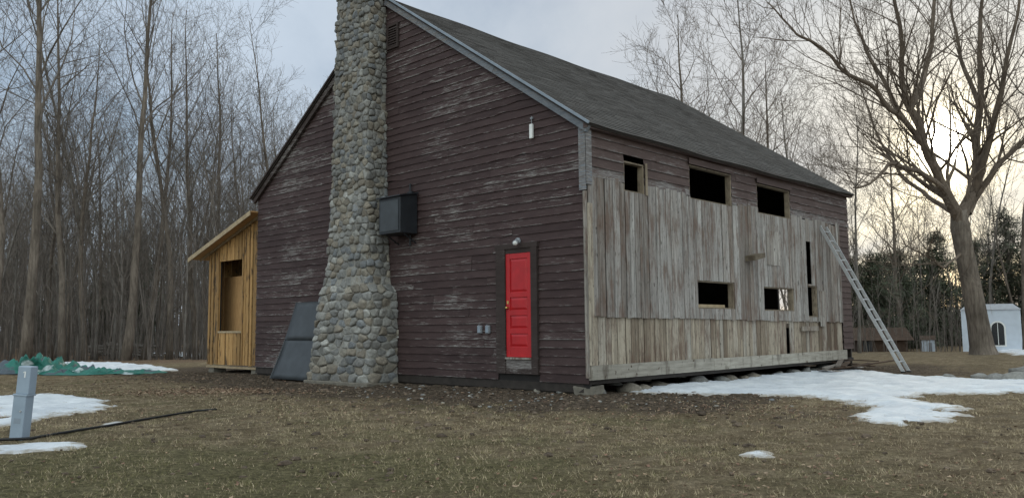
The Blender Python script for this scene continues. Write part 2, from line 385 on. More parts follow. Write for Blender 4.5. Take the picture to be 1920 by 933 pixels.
SLIT=[OP(1509,1517,452,532),OP(1474,1481,606,668)]
ALLO=O+SLIT
ZC=4.03
g=MB(); e2=(ZE-ZC-.03)/5
for k in range(5):
    z=ZC+k*e2; course(g,ml,0.0,LEN,0.0,LEN,z,z+e2+.012,ALLO,.03,2.0 if k==0 else None)
xe,_=LW(1577,560)
z=.55
while z<ZC-.02:
    course(g,ml,xe,LEN,xe,LEN,z,min(z+.172,ZC+.005),ALLO,.026); z+=.16
g.build('clapboard_siding',PAINT2,BARN)
g=MB(); g.box(.03,xe,.028,.05,ZC-.6,ZC+.05); g.box(.03,.06,.028,.05,.4,ZC)   # inner nailer behind the board tops
gn=[]
def vboards(g,xa,xb,zb,zt,w0,w1,o,kind,ops,jb,jt,gap=.006):
    x=xa
    while x<xb-.02:
        x1=min(x+U(w0,w1),xb)
        if xb-x1<.07:x1=xb
        r,q=random.random(),random.random(); b=zb(x)+U(-jb,jb); t=zt(x)+U(-jt,jt*.6); oo=o+U(-.006,.006)
        a_,b_=x+gap*U(.2,.9),x1-gap*U(.2,.9)
        if random.random()<.16: b_-=U(.008,.022)
        ed=sorted({a_,b_,*[v for h in ops for v in h[:2] if a_+.01<v<b_-.01]})
        sk=U(-.012,.012); sk2=U(-.03,.03)*(jt>.03)
        for c0,c1 in zip(ed,ed[1:]):
            iv=[(b,t)]; m=(c0+c1)/2
            for h in ops:
                if h[0]-.001<=m<=h[1]+.001:
                    nw=[]
                    for p,s in iv:
                        if s<=h[2] or p>=h[3]: nw.append((p,s)); continue
                        if p<h[2]:nw.append((p,h[2]))
                        if s>h[3]:nw.append((h[3],s))
                    iv=nw
            for p,s in iv:
                if s-p<.03: continue
                e_=sk2 if s==t else 0
                g.hexa([(c0,-oo-.022,p),(c1,-oo-.022,p+sk*.4),(c1,-oo,p+sk*.4),(c0,-oo,p),(c0,-oo-.022,s),(c1,-oo-.022,s+e_),(c1,-oo,s+e_),(c0,-oo,s)],(r,kind,q))
        x=x1
g=MB()
vboards(g,.0,xe,lambda x:1.43-.012*x,lambda x:ZC+.03,.12,.27,.014,0.,ALLO,.016,.055,.012)
g.build('weathered_boards',BOARDS,BARN)
g=MB()
vboards(g,.01,xe,lambda x:.5,lambda x:1.5-.012*x,.14,.3,-.028,1.,ALLO,.01,.01,.014)
g.build('lower_boards',BOARDS,BARN)
a,zt=LW(1433,432); b,_=LW(1457,432); _,zb=LW(1433,496)
for k in range(2):
    g=MB(); g.box(a+(b-a)*k/2+.004,a+(b-a)*(k+1)/2-.004,-.058,-.043,zb,zt,(.3+.4*k,.2,U(0,1))); g.build('patch_board',BOARDS,BARN)
a,zt=LW(1505,555); g=MB(); g.box(a-.25,a+.75,-.06,-.043,zt-.9,zt-.78,(.3,.5,.4)); g.build('patch_board',BOARDS,BARN)
a,zt=LW(1533,545); g=MB(); g.box(a,a+.35,-.062,-.043,zt-.95,zt,(.5,.2,.2)); g.build('patch_board',BOARDS,BARN)
g=MB(); a,z=LW(1394,484); g.hexa([(a,-.3,z-.07),(a+.42,-.34,z+.02),(a+.42,-.03,z+.02),(a,-.03,z-.07),(a,-.3,z+.05),(a+.42,-.34,z+.13),(a+.42,-.03,z+.13),(a,-.03,z+.05)],(.0,0,.4))
g.build('protruding_beam_end',AGED,BARN)
for i,(a,b,z0,z1) in enumerate(O):
    g=MB(); t=.03; y0,y1=-.012,.12; bt=.045
    g.box(a-.001,a+t*.6,y0,y1,z0,z1,(.4,.5,U(0,1))); g.box(b-bt*.6,b+.001,y0,y1,z0,z1,(.9,.5,U(0,1)))
    g.box(a+t*.6,b-bt*.6,y0+.003,y1,z0,z0+t,(.3,.5,U(0,1))); g.box(a+t*.6,b-bt*.6,y0+.003,y1,z1-t,z1,(.3,.5,U(0,1)))
    if i==0: g.box(b+.002,b+.07,-.062,-.045,z0-.02,z1+.03,(.6,.5,.3))
    g.build('window_frame',AGED,BARN)
g=MB(); a,b,z0,z1=O[3]; g.box(a+.2,b-.15,.14,.2,z0+.0,z0+.1,(.9,.2,.2)); g.build('inner_board',PALEWOOD,BARN)
for a,h_ in((O[1],.14),(O[2],.12)):
    g=MB(); g.box(a[0]-.05,a[1]+.05,-.062,-.047,a[3]+.004,a[3]+h_,(.5,.5,U(0,1))); g.build('window_head_trim',PAINT2,BARN)
g=MB(); x=-.03
while x<xe+.02:
    x1=min(x+U(3,4.6),xe+.05); g.box(x,x1-.008,-.085,.0,.28+U(-.012,.012),.535+U(-.01,.01),(U(.4,1),.5,U(0,1)),.004); x=x1
g.build('skirt_board',SKIRT,BARN)
g=MB(); g.box(.0,LEN,.003,.15,.2,.3); g.box(.003,.15,.15,W,.05,.21); g.build('sill_beam',DARKWOOD,BARN)
g=MB(); g.box(.05,.2,.5,W,-.1,.14,(.5,.5,.5),.01); g.build('rear_sill',DARKWOOD,BARN)
fx=.45
while fx<LEN-.3:
    g=MB(); s=U(.09,.26); pebble(g,fx,.16+U(-.1,.12),-.02+U(-.04,.05),s,tuple(a*.8 for a in stonecol()),U(.5,.85)); g.build('foundation_stone',STONE,BARN,True); fx+=s*1.3+U(.1,.9)
for yy in(.75,1.35):
    g=MB(); pebble(g,.15,yy,.03,.13,stonecol(),.7); g.build('foundation_stone',STONE,BARN,True)
g=MB(); g.box(-.0,.42,-.02,.4,-.1,.18,(.3,.27,.23),.02); g.build('corner_pier',CONCRETE,BARN,bevel=.02)
# roof
al=math.atan(SL); ca,sa=math.cos(al),math.sin(al)
def roof_pt(side,x,s,h,ex):
    y=-ex*1.0+s*ca; z=ZE-ex*SL+s*sa
    y-=sa*h; z+=ca*h
    z-=.035*math.sin(min(max(x/LEN,0),1)*3.14)+.012*math.sin(x*1.9)
    return (x,y if side==0 else W-y,z)
EX=.14; SLEN=(W/2+EX)/ca
g=MB()
for side in(0,1):
    nseg=24
    for i in range(nseg):
        xa=-.14+(LEN+.28)*i/nseg; xb=-.14+(LEN+.28)*(i+1)/nseg
        q=[roof_pt(side,xa,0,.03,EX),roof_pt(side,xb,0,.03,EX),roof_pt(side,xb,SLEN,.03,EX),roof_pt(side,xa,SLEN,.03,EX)]
        q2=[roof_pt(side,xa,0,.085,EX),roof_pt(side,xb,0,.085,EX),roof_pt(side,xb,SLEN,.085,EX),roof_pt(side,xa,SLEN,.085,EX)]
        g.hexa(q+q2)
ROOF=g.build('roof',DARKWOOD,BARN)
g=MB(); ex=.142
for side in(0,1):
    nr=int(SLEN/ex)+1
    for rw in range(nr):
        s0=-.02+rw*ex; s1=min(s0+ex+.01,SLEN); x=-.16-U(0,.3)
        while x<LEN+.16:
            x1=x+.32; xa,xb=max(x,-.16),min(x1-.006,LEN+.16)
            if xb-xa>.02:
                h=.098+U(-.002,.005); dn=U(-.008,.008); k=U(.8,1.16); c=(.088*k,.081*k,.077*k)
                g.add([roof_pt(side,xa,s0+dn,.086,EX),roof_pt(side,xb,s0+dn,.086,EX),roof_pt(side,xb,s0+dn,h,EX),roof_pt(side,xa,s0+dn,h,EX),roof_pt(side,xb,s1,.089,EX),roof_pt(side,xa,s1,.089,EX)],[(0,1,2,3),(3,2,4,5),(1,4,2),(0,3,5)],c)
            x=x1
g.build('shingles',SHINGLE,ROOF)
for side in(0,1):   # drip edge and rake boards
    g=MB(); st=[roof_pt(side,x,s,h,EX) for s in(-.03,SLEN) for x,h in((-.175,.065),(-.15,.065),(-.15,.112),(-.175,.112))]
    g.hexa(st); g.build('drip_edge',GALV if side==0 else TRIMDARK,ROOF)
    g=MB(); n=5
    for i in range(n):
        s0=.0+SLEN*i/n; s1=SLEN*(i+1)/n-.004; r,q=random.random(),random.random(); j=U(-.006,.006)
        g.hexa([roof_pt(side,x,s,h,EX) for s in(s0,s1) for x,h in((-.1+j,-.1),(-.034,-.1),(-.034,.03),(-.1+j,.03))],(r,.12,q))
    g.build('rake_board',TRIMBLUE if side==0 else TRIMDARK,BARN)
cbz=GW(1085,358)[1]
g=MB(); g.box(-.057,-.037,-.03,.13,cbz,ZE-.02,(.5,.12,.75)); g.build('corner_board',TRIMBLUE,BARN)
g=MB(); g.box(-.058,.09,-.066,-.045,cbz+.1,ZE-.04,(.4,.1,.9)); g.build('corner_board',TRIMBLUE,BARN)
g=MB(); g.box(-.12,LEN+.12,-.135,-.045,ZE-.1,ZE-.012,(.3,.5,.5)); g.build('eave_fascia',PAINT2,BARN)
g=MB(); g.box(-.056,-.037,-.04,.05,.32,cbz-.02,(.3,.2,.5)); g.build('lower_corner_board',BOARDS,BARN)
g=MB(); g.box(-.056,.08,-.068,-.048,.55,cbz-.25,(.7,1.,.5)); g.build('lower_corner_board',BOARDS,BARN)
# door
y0,_=GW(1000,600,0); y1,_=GW(952,600,0); _,zt=GW(975,475); _,zb=GW(975,669)
fr=MB()
fr.box(-.075,.0,dy0,y0-.004,dzb+.0,zt+.1,(.3,.5,.3)); fr.box(-.075,.0,y1+.004,dy1,dzb,zt+.1,(.4,.5,.5)); fr.box(-.078,.0,dy0-.02,dy1+.02,zt+.1+.0,dzt+.02,(.5,.5,.2)); fr.box(-.05,.0,y0-.004,y1+.004,zt+.012,zt+.1,(.6,.5,.2))
fr.build('door_frame',TRIMDARK,BARN)
g=MB(); g.box(-.028,.0,y0,y1,zb,zt+.008)
DOOR=g.build('door',RED,BARN)
w=y1-y0; hh=zt-zb; st=.11
rails=MB()
rails.box(-.046,-.0285,y0,y0+st,zb,zt+.008); rails.box(-.046,-.0285,y1-st,y1,zb,zt+.008)
for a,b in((0,.1),(.225,.275),(.40,.45),(.575,.625),(.95,1.003)): rails.box(-.0455,-.0285,y0+st,y1-st,zb+hh*a,zb+hh*b)
rails.build('door_rails',RED,DOOR,bevel=.006)
for a,b in((.1,.225),(.275,.40),(.45,.575),(.625,.95)):
    g=MB(); m=.03; ya,yb,za,zc=y0+st+m,y1-st-m,zb+hh*a+m,zb+hh*b-m
    o=.02; g.hexa([(-.0285,ya-o,za-o),(-.0285,yb+o,za-o),(-.0285,yb+o,zc+o),(-.0285,ya-o,zc+o),(-.041,ya+o,za+o),(-.041,yb-o,za+o),(-.041,yb-o,zc-o),(-.041,ya+o,zc-o)]); g.build('door_panel',RED,DOOR)
g=MB(); hy,hz=GW(956,577); hy=y1-.055
g.tube([(-.046,hy,hz),(-.06,hy,hz),(-.075,hy,hz),(-.1,hy,hz),(-.112,hy,hz)],[.03,.016,.016,.032,.018],10); g.build('door_handle',BRASS,DOOR,True)
g=MB(); g.box(-.052,-.046,hy-.025,hy+.025,hz+.08,hz+.14); g.build('lock_plate',BRASS,DOOR)
g=MB(); g.box(-.09,.0,y0-.003,y1+.003,zb-.04,zb-.004,(.9,.1,.4)); g.build('door_sill',BOARDS,BARN)
g=MB(); g.box(-.05,.0,y0-.003,y1+.003,zb-.22,zb-.04,(.5,.1,1.6)); g.box(-.06,.0,y0-.003,y1+.003,dzb,zb-.22,(.3,.5,.6)); g.build('door_apron',TRIMDARK,BARN)
# gable vent
g=MB(); a,zt=GW(750,42); b,_=GW(729,42); _,zb=GW(740,92)
g.box(-.07,-.02,a,a+.05,zb,zt,(.4,.5,.4)); g.box(-.07,-.02,b-.05,b,zb,zt,(.4,.5,.5)); g.box(-.07,-.02,a+.05,b-.05,zt-.05,zt,(.5,.5,.5)); g.box(-.07,-.02,a+.05,b-.05,zb,zb+.05,(.5,.5,.4))
V=g.build('gable_vent',TRIMDARK,BARN)
g=MB(); z=zb+.06
while z<zt-.07: g.hexa([(-.065,a+.052,z),(-.065,b-.052,z),(-.03,b-.052,z+.05),(-.03,a+.052,z+.05),(-.065,a+.052,z+.008),(-.065,b-.052,z+.008),(-.03,b-.052,z+.058),(-.03,a+.052,z+.058)],(.8,.5,.6)); z+=.06
g.build('louver_slats',TRIMDARK,V)
# ---------------------------------------------------------------- chimney
CT=10.3
def prof(h):
    return (np.interp(h,[0,2.05,2.3,3.9,6,CT],[5.53,5.56,5.83,5.92,6.0,6.02]),np.interp(h,[0,1.6,2.6,3.9,5.8,9,CT],[8.0,7.74,7.53,7.47,7.42,7.36,7.34]),np.interp(h,[0,2.05,2.35,5,CT],[.84,.76,.66,.58,.54]))
RA,RW=.72,1.75; RS=2*RA+RW
def CP(s,h,off,inset=0):
    uR,uL,d=prof(h); d=d-inset; uR+=inset; uL-=inset
    nl,nf,nr=np.array([0,1.,0]),np.array([-1.,0,0]),np.array([0,-1.,0])
    if s<RA: p=np.array([-d*s/RA,uL]); n=nl
    elif s<RA+RW: p=np.array([-d,uL-(s-RA)/RW*(uL-uR)]); n=nf
    else: p=np.array([-d*(1-(s-RA-RW)/RA),uR]); n=nr
    B=.13
    for c,n1,n2 in((RA,nl,nf),(RA+RW,nf,nr)):
        e=(s-c)/B
        if abs(e)<1:
            k=(e+1)/2; n=n1*(1-k)+n2*k; n=n/np.linalg.norm(n); p=p-(n[:2])*.03*(1-abs(e))
    q=n*off
    return (float(p[0]+q[0]),float(p[1]+q[1]),float(h))
g=MB(); NH=40
ss=[0,RA*.5,RA*.93,RA*1.07,RA+RW*.3,RA+RW*.7,RA+RW*.95,RA+RW+RA*.07,RA+RW+RA*.5,RS]
vs=[CP(s,-.1+(CT+.1)*i/NH,0,.012) for i in range(NH+1) for s in ss]; m=len(ss)
g.add(vs,[(i*m+k,i*m+k+1,(i+1)*m+k+1,(i+1)*m+k) for i in range(NH) for k in range(m-1)]+[tuple(NH*m+k for k in range(m))])
CH=g.build('chimney',MORTAR,BARN)
AN=1.4; pts=[]
rr=random.Random(3)
H=.08
while H<CT-.05:
    rh=rr.uniform(.11,.2)*(1.12 if H<3 else 1); s=rr.uniform(-.1,.15)
    while s<RS:
        wd=rr.uniform(.12,.34); pts.append((( s+wd/2)/AN,H+rh/2+rr.uniform(-.06,.06))); s+=wd
    H+=rh
pts=np.array(pts)
def cell(i):
    p=pts[i]; d=np.hypot(*(pts-p).T); nb=np.argsort(d)[1:22]
    poly=[(p[0]-.5,p[1]-.5),(p[0]+.5,p[1]-.5),(p[0]+.5,p[1]+.5),(p[0]-.5,p[1]+.5)]
    def clip(poly,mx,my,nx_,ny_):
        out=[]
        for a,b in zip(poly,poly[1:]+poly[:1]):
            da=(a[0]-mx)*nx_+(a[1]-my)*ny_; db=(b[0]-mx)*nx_+(b[1]-my)*ny_
            if da<=0: out.append(a)
            if da*db<0:
                t=da/(da-db); out.append((a[0]+(b[0]-a[0])*t,a[1]+(b[1]-a[1])*t))
        return out
    for j in nb:
        q=pts[j]; poly=clip(poly,(p[0]+q[0])/2,(p[1]+q[1])/2,q[0]-p[0],q[1]-p[1])
        if len(poly)<3:return None
    for mx,my,a,b in((0,0,-1,0),(RS/AN,0,1,0),(0,.03,0,-1),(0,CT,0,1)):
        poly=clip(poly,mx,my,a,b)
        if len(poly)<3:return None
    return poly
g=MB()
for i in range(len(pts)):
    po=cell(i)
    if not po: continue
    po=[(a*AN,b) for a,b in po]
    for cc in(.16,.23):
        po=[q for a,b in zip(po,po[1:]+po[:1]) for q in((a[0]*(1-cc)+b[0]*cc,a[1]*(1-cc)+b[1]*cc),(a[0]*cc+b[0]*(1-cc),a[1]*cc+b[1]*(1-cc)))]
    cx=sum(p[0] for p in po)/len(po); cy=sum(p[1] for p in po)/len(po)
    th=rr.uniform(.025,.085); tx,ty=rr.uniform(-.2,.2),rr.uniform(-.25,.25); n=len(po); vs=[];sd=Vector((rr.uniform(0,99),rr.uniform(0,99),0))
    shr=rr.uniform(.95,1.01)
    for sc,hh_ in((.975,-.3),(.965,.3),(.89,.72),(.7,.93),(.35,1.0)):
        for a,b in po:
            s=cx+(a-cx)*sc*shr; h=cy+(b-cy)*sc*shr
            o=th*hh_+(tx*(s-cx)+ty*(h-cy))*max(hh_,0)+.024*mn.noise(Vector((s*9,h*9,0))+sd)*max(hh_,0)
            vs.append(CP(min(max(s,0),RS),min(h,CT),o,.03))
    vs.append(CP(cx,cy,th,.03))
    fs=[(r*n+k,r*n+(k+1)%n,(r+1)*n+(k+1)%n,(r+1)*n+k) for r in range(4) for k in range(n)]+[(4*n+k,4*n+(k+1)%n,5*n) for k in range(n)]
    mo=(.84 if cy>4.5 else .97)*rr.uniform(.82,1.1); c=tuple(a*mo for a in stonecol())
    g.add(vs,fs,c)
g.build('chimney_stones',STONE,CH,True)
g=MB(); g.box(-.89,-.0,5.49,8.03,-.1,.05,(.5,.5,.5),.02); g.build('chimney_footing',CONCRETE,CH,bevel=.02)
g=MB(); g.box(-.66,.1,5.92,7.42,CT+.003,CT+.12,(.5,.5,.5),.01); g.build('chimney_cap',CONCRETE,CH,bevel=.02)
# ---------------------------------------------------------------- things on the barn
def TB(name,x,y,z,label,cat,group=None): return empty(name,BW(x,y,z),ROT,label,cat,group)
t=TB('wall_box',-.02,5.15,0,'black metal box bracketed to the gable beside the stone chimney','wall box')
ya=4.80; yb=5.56; zt=GW(785,366)[1]; zb=GW(785,437)[1]-.02; q=5.15
g=MB(); d=.52
g.hexa([(-d,ya-q,zb),(-.03,ya-q,zb),(-.03,yb-q,zb),(-d,yb-q,zb),(-d,ya-q,zt-.07),(-.03,ya-q,zt+.02),(-.03,yb-q,zt+.02),(-d,yb-q,zt-.07)]); g.build('box_body',BLACKM,t,bevel=.012)
g=MB(); g.hexa([(-d-.05,ya-q-.04,zt-.074),(-.03,ya-q-.04,zt+.025),(-.03,yb-q+.04,zt+.025),(-d-.05,yb-q+.04,zt-.074),(-d-.05,ya-q-.04,zt-.045),(-.03,ya-q-.04,zt+.06),(-.03,yb-q+.04,zt+.06),(-d-.05,yb-q+.04,zt-.045)]); g.build('lid',BLACKM,t,bevel=.006)
g=MB(); g.box(-d-.012,-d-.001,ya-q+.06,yb-q-.06,zb+.06,zt-.14); g.build('front_panel',SHEET,t)
g=MB(); g.tube([(-.05,-.12,zb-.25),(-.05,-.12,zt+.28)],[.022,.022],8); g.box(-.07,-.02,-.2,-.04,zt+.07,zt+.1); g.build('mounting_pipe',BLACKM,t)
for s in(-.3,.3):
    g=MB(); g.tube([(-.03,s,zb-.2),(-.4,s,zb-.0)],[.015,.015],6); g.build('bracket',BLACKM,t)
ly,lz=GW(974,452); t=TB('wall_lamp',-.03,ly,lz,'small grey floodlight on the wall above the red door','lamp')
g=MB(); g.tube([(0,0,0),(-.035,0,0)],[.07,.065],12); g.build('mounting_plate',GREYPL,t,True)
s=-1
g=MB(); g.tube([(-.03,0,0),(-.07,s*.02,.015),(-.1,s*.04,.0)],[.016,.016,.018],8); g.tube([(-.085,s*.03,.01),(-.13,s*.06,-.02),(-.19,s*.095,-.06),(-.2,s*.1,-.065)],[.03,.04,.062,.05],12); g.build('lamp_head',GREYPL,t,True)
g=MB(); g.tube([(-.198,s*.099,-.064),(-.214,s*.108,-.074)],[.05,.032],12); g.build('lens',WHITE,t,True)
ty,tz=GW(1000,243); t=TB('white_sensor',-.03,ty,tz,'narrow white tube fixture high on the gable by the eave','fixture')
g=MB(); g.box(-.055,.0,-.04,.04,-.19,.1); g.build('tube_body',WHITE,t,bevel=.012)
g=MB(); g.tube([(-.02,0,.1),(-.02,.0,.2),(0,.01,.26)],[.008]*3,6); g.box(-.03,0,-.03,.03,.2,.24); g.build('hanger',GREYPL,t)
for i,px in enumerate((903,918)):
    y,z=GW(px,617); t=TB('outlet_box',-.025,y,z,['grey outlet box on the gable, the left one of two by the door','grey outlet box on the gable, the right one nearer the door'][i],'outlet')
    g=MB(); g.box(-.05,0,-.055,.055,-.08,.08); g.build('box_body',GREYPL,t,bevel=.008)
    g=MB(); g.box(-.062,-.051,-.04,.04,-.065,.065); g.tube([(-.05,0,.08),(-.05,0,.1)],[.01,.01],6); g.build('cover',GALV,t,bevel=.004)
# leaning metal sheet
b0,_=GW(510,700,-.75); t0,tz=GW(556,567,-.08)
t=empty('metal_sheet',BW(0,0),ROT,'dark grey sheet metal cover leaning on the wall left of chimney','metal sheet')
def sheetpt(u,v): 
    yb_=b0+(8.06-b0)*u; yt=t0+(7.9-t0)*u; x=-.8+(.72)*v+.05*math.sin(v*3.14); return (x,yb_+(yt-yb_)*v,.02+(tz-.02)*v)
for nm,va,vb,of in(('lower_panel',0,.52,0),('upper_panel',.5,1.0,-.012)):
    g=MB(); n=8; vs=[];fs=[]
    for i in range(n+1):
        for k in range(n+1):
            p=sheetpt(k/n,va+(vb-va)*i/n); vs.append((p[0]+of+.02*mn.noise(Vector(p)*2),p[1],p[2]))
    fs=[(i*(n+1)+k,i*(n+1)+k+1,(i+1)*(n+1)+k+1,(i+1)*(n+1)+k) for i in range(n) for k in range(n)]
    g.add(vs,fs); o=g.build(nm,SHEET,t,True); m=o.modifiers.new('s','SOLIDIFY'); m.thickness=.012
g=MB(); g.tube([sheetpt(0,v/6) for v in range(7)],[.018]*7,6); g.build('rolled_edge',SHEET,t)
# ---------------------------------------------------------------- lean-to
SH=empty('lean_to_shed',BW(.2,W+.05),ROT,'small new pine lean-to with plywood roof on the barn\'s left side','shed')
SW=3.25; SD=3.2
def szt(y): return GW(480,402,.2)[1]-.0-(.29)*y
zt0=szt(0); fl=.22
ax0,_=GW(456,550,.2); ax1,_=GW(413,550,.2); ax0-=W+.05; ax1-=W+.05; ozt=GW(435,488,.2)[1]; ozb=GW(435,620,.2)[1]
g=MB(); y=.02
while y<SW-.02:
    y1=min(y+U(.17,.3),SW); r,q=random.random(),random.random(); gp=random.choice((.012,.02,.05,.07))
    ed=sorted({y+.006,y1-gp,*[v for v in(ax0,ax1) if y+.02<v<y1-.08]})
    for a,b in zip(ed,ed[1:]):
        m=(a+b)/2; iv=[(fl+U(-.03,.02),szt(m)-.08)]
        if ax0<m<ax1: iv=[(fl,ozb),(ozt,szt(m)-.08)]
        for p,s in iv: g.box(-.03+U(-.006,.004),0,a,b,p,s,(r,.5,q))
    y=y1
g.build('front_boards',PINE,SH)
g=MB()
for a,b,p,s in((0,ax0,fl+.05,None),(ax1,SW-.01,fl+.05,None),(ax0,ax1,fl+.05,ozb),(ax0,ax1,ozt,None)):
    g.hexa([(.003,a,p),(.05,a,p),(.05,b,p),(.003,b,p)]+[(x,yy,(s if s else szt(yy)-.1)) for x,yy in((.003,a),(.05,a),(.05,b),(.003,b))])
g.build('tar_paper',TARPAPER,SH)
for a in(ax0-.09,ax1+.01):
    g=MB(); g.box(-.055,-.038,a,a+.08,fl,szt(a)-.1,(.2,.5,U(0,1))); g.build('opening_post',PINE,SH)
g=MB(); g.box(-.052,-.038,ax0-.007,ax1+.007,ozb-.06,ozb,(.8,.3,.2)); g.build('opening_sill',PALEWOOD,SH)
g=MB(); x=0
while x<SD-.02:
    x1=min(x+.25,SD); g.box(x+.004,x1-.008,SW+.002,SW+.03,fl,szt(SW)-.08,(U(0,1),.5,U(0,1))); x=x1
g.build('side_boards',PINE,SH)
g=MB(); g.hexa([(SD-.05,0,fl),(SD,0,fl),(SD,SW,fl),(SD-.05,SW,fl),(SD-.05,0,zt0-.1),(SD,0,zt0-.1),(SD,SW,szt(SW)-.1),(SD-.05,SW,szt(SW)-.1)],(.8,.5,.5)); g.build('rear_wall',PLY,SH)
g=MB(); g.box(.5,.53,.02,SW-.02,fl+.1,2.9,(.9,.5,.5)); g.build('inner_wall',PLY,SH)
g=MB(); g.box(.06,SD-.06,.02,SW-.03,fl,fl+.08,(.5,.5,.5)); g.box(-.04,.02,0,SW,fl-.1,fl-.035,(.6,.5,.3)); g.build('floor_frame',PALEWOOD,SH)
g=MB(); ya,yb=-.02,SW+.55
g.hexa([(-.42,ya,szt(ya)-.02),(SD+.2,ya,szt(ya)-.02),(SD+.2,yb,szt(yb)-.02),(-.42,yb,szt(yb)-.02),(-.42,ya,szt(ya)+.02),(SD+.2,ya,szt(ya)+.02),(SD+.2,yb,szt(yb)+.02),(-.42,yb,szt(yb)+.02)],(.9,.5,.5))
RF=g.build('roof',PLY,SH)
g=MB()
g.hexa([(-.45,ya,szt(ya)-.11),(-.422,ya,szt(ya)-.11),(-.422,yb,szt(yb)-.11),(-.45,yb,szt(yb)-.11),(-.45,ya,szt(ya)+.022),(-.422,ya,szt(ya)+.022),(-.422,yb,szt(yb)+.022),(-.45,yb,szt(yb)+.022)],(.8,.5,.2)); g.build('roof_fascia',PALEWOOD,RF)
for k in range(5):
    x=-.1+k*.75; g=MB(); g.hexa([(x,.0,szt(0)-.1),(x+.04,.0,szt(0)-.1),(x+.04,yb-.1,szt(yb-.1)-.1),(x,yb-.1,szt(yb-.1)-.1),(x,.0,szt(0)-.024),(x+.04,.0,szt(0)-.024),(x+.04,yb-.1,szt(yb-.1)-.024),(x,yb-.1,szt(yb-.1)-.024)],(.6,.5,.4)); g.build('rafter',PALEWOOD,RF)
for x in(.1,2.9):
    for y in(.3,SW-.35):
        g=MB(); g.box(x-.1,x+.3,y-.1,y+.25,-.08,fl-.1,(.5,.5,.5),.01); g.build('pier_block',CONCRETE,SH)
# ---------------------------------------------------------------- ladder
lx,lz=LW(1540,432); lxb=lx+.02
t=TB('ladder',lxb,-2.02,0,'aluminium ladder leaning against the weathered plank wall','ladder')
zg=float(gz(*BW(lxb,-2.02)[:2])); p0=Vector((0,0,zg)); p1=Vector((0,2.02-.09,lz)); dr=(p1-p0); LL=dr.length; dr.normalize(); nn=Vector((0,-dr.z,dr.y))
def rail(x):
    g=MB(); w=.04; h=.013
    q=[p+Vector((x+sx*h,0,0))+nn*sn*w for p in(p0,p0+dr*(LL+.12)) for sx,sn in((-1,-1),(1,-1),(1,1),(-1,1))]; g.hexa([tuple(v) for v in q]); return g.build('rail',ALU,t)
for x in(-.2,.2):
    rail(x); g=MB(); q=p0+dr*.03; g.box(x-.03,x+.03,-.06,.06,zg-.005,zg+.035); g.build('foot',RUBBER,t)
k=.3
while k<LL+.05:
    q=p0+dr*k; g=MB(); g.tube([(-.187,q.y,q.z),(.187,q.y,q.z)],[.019,.019],8); g.build('rung',ALU,t); k+=.3
# ---------------------------------------------------------------- snow
def inpoly(x,y,poly):
    c=np.zeros(x.shape,bool); d=np.full(x.shape,1e9)
    for (x0,y0),(x1,y1) in zip(poly,poly[1:]+poly[:1]):
        cond=((y0>y)!=(y1>y)); 
        with np.errstate(divide='ignore',invalid='ignore'): xi=(x1-x0)*(y-y0)/((y1-y0) if y1!=y0 else 1e-9)+x0
        c^=cond&(x<xi)
        ex,ey=x1-x0,y1-y0; t=np.clip(((x-x0)*ex+(y-y0)*ey)/(ex*ex+ey*ey+1e-12),0,1); d=np.minimum(d,np.hypot(x-x0-t*ex,y-y0-t*ey))
    return np.where(c,d,-d)
def snow(px,label,cell=.08,hmax=.07,nz=.35,n2=.08,group=None):
    poly=[G(a,b)[:2] for a,b in px]; xs_=[p[0] for p in poly]; ys_=[p[1] for p in poly]
    xa=np.arange(min(xs_)-.3,max(xs_)+.3,cell); ya_=np.arange(min(ys_)-.3,max(ys_)+.3,cell); X,Y=np.meshgrid(xa,ya_)
    d=inpoly(X,Y,poly); nf=np.array([mn.fractal(Vector((x*1.6,y*1.6,3.1)),.9,2.1,5) for x,y in zip(X.ravel(),Y.ravel())]).reshape(X.shape)
    nf2=np.array([mn.noise(Vector((x*6,y*6,1.1)))+.6*mn.noise(Vector((x*13,y*13,4))) for x,y in zip(X.ravel(),Y.ravel())]).reshape(X.shape)
    d=d+nf*nz+nf2*n2
    hole=np.maximum(0,-nf-.38)*1.2; d=d-hole*np.minimum(1,nz*5)
    hgt=hmax*sstep(0,.6,d)+.012*sstep(-.02,.06,d)
    hgt=hgt*(1+.3*nf2+.6*nf)
    Zs=gz(X,Y)-.012+hgt+.016*sstep(-.02,.08,d); keep=d>-.02; idx=-np.ones(X.shape,int); g=MB()
    lx,ly=loc(X,Y); keep&=~((ly>.05)&(lx>-.1)&(lx<LEN))
    cells=keep[:-1,:-1]|keep[1:,:-1]|keep[:-1,1:]|keep[1:,1:]
    for j,i in zip(*np.nonzero(cells)):
        q=[]
        for jj,ii in((j,i),(j,i+1),(j+1,i+1),(j+1,i)):
            if idx[jj,ii]<0:
                idx[jj,ii]=len(g.v); g.v.append((float(X[jj,ii]),float(Y[jj,ii]),float(Zs[jj,ii]))); e=float(np.clip(d[jj,ii]/.35,0,1)); g.c.append((e,e,e))
            q.append(int(idx[jj,ii]))
        g.f.append(tuple(q))
    if g.f: tag(g.build('snow_patch',SNOW,None,True),label,'snow',group)
snow([(1140,729),(1230,708),(1400,700),(1560,690),(1660,699),(1730,706),(1820,710),(1980,714),(1980,740),(1820,738),(1730,738),(1700,748),(1780,759),(1815,773),(1788,788),(1700,798),(1615,791),(1595,776),(1640,765),(1570,753),(1500,742),(1350,740),(1200,737)],'broad melting snow sheet along the plank side below the ladder',.06,.035,.2,.1)
snow([(1376,852),(1400,846),(1455,847),(1450,857),(1385,860)],'small lone snow scrap in the middle of the front lawn',.02,.02,.04,.04)
snow([(-40,748),(90,739),(205,748),(195,768),(110,780),(60,792),(-40,806)],'snow patch behind the grey utility pedestal',.05,.03,.3,.1)
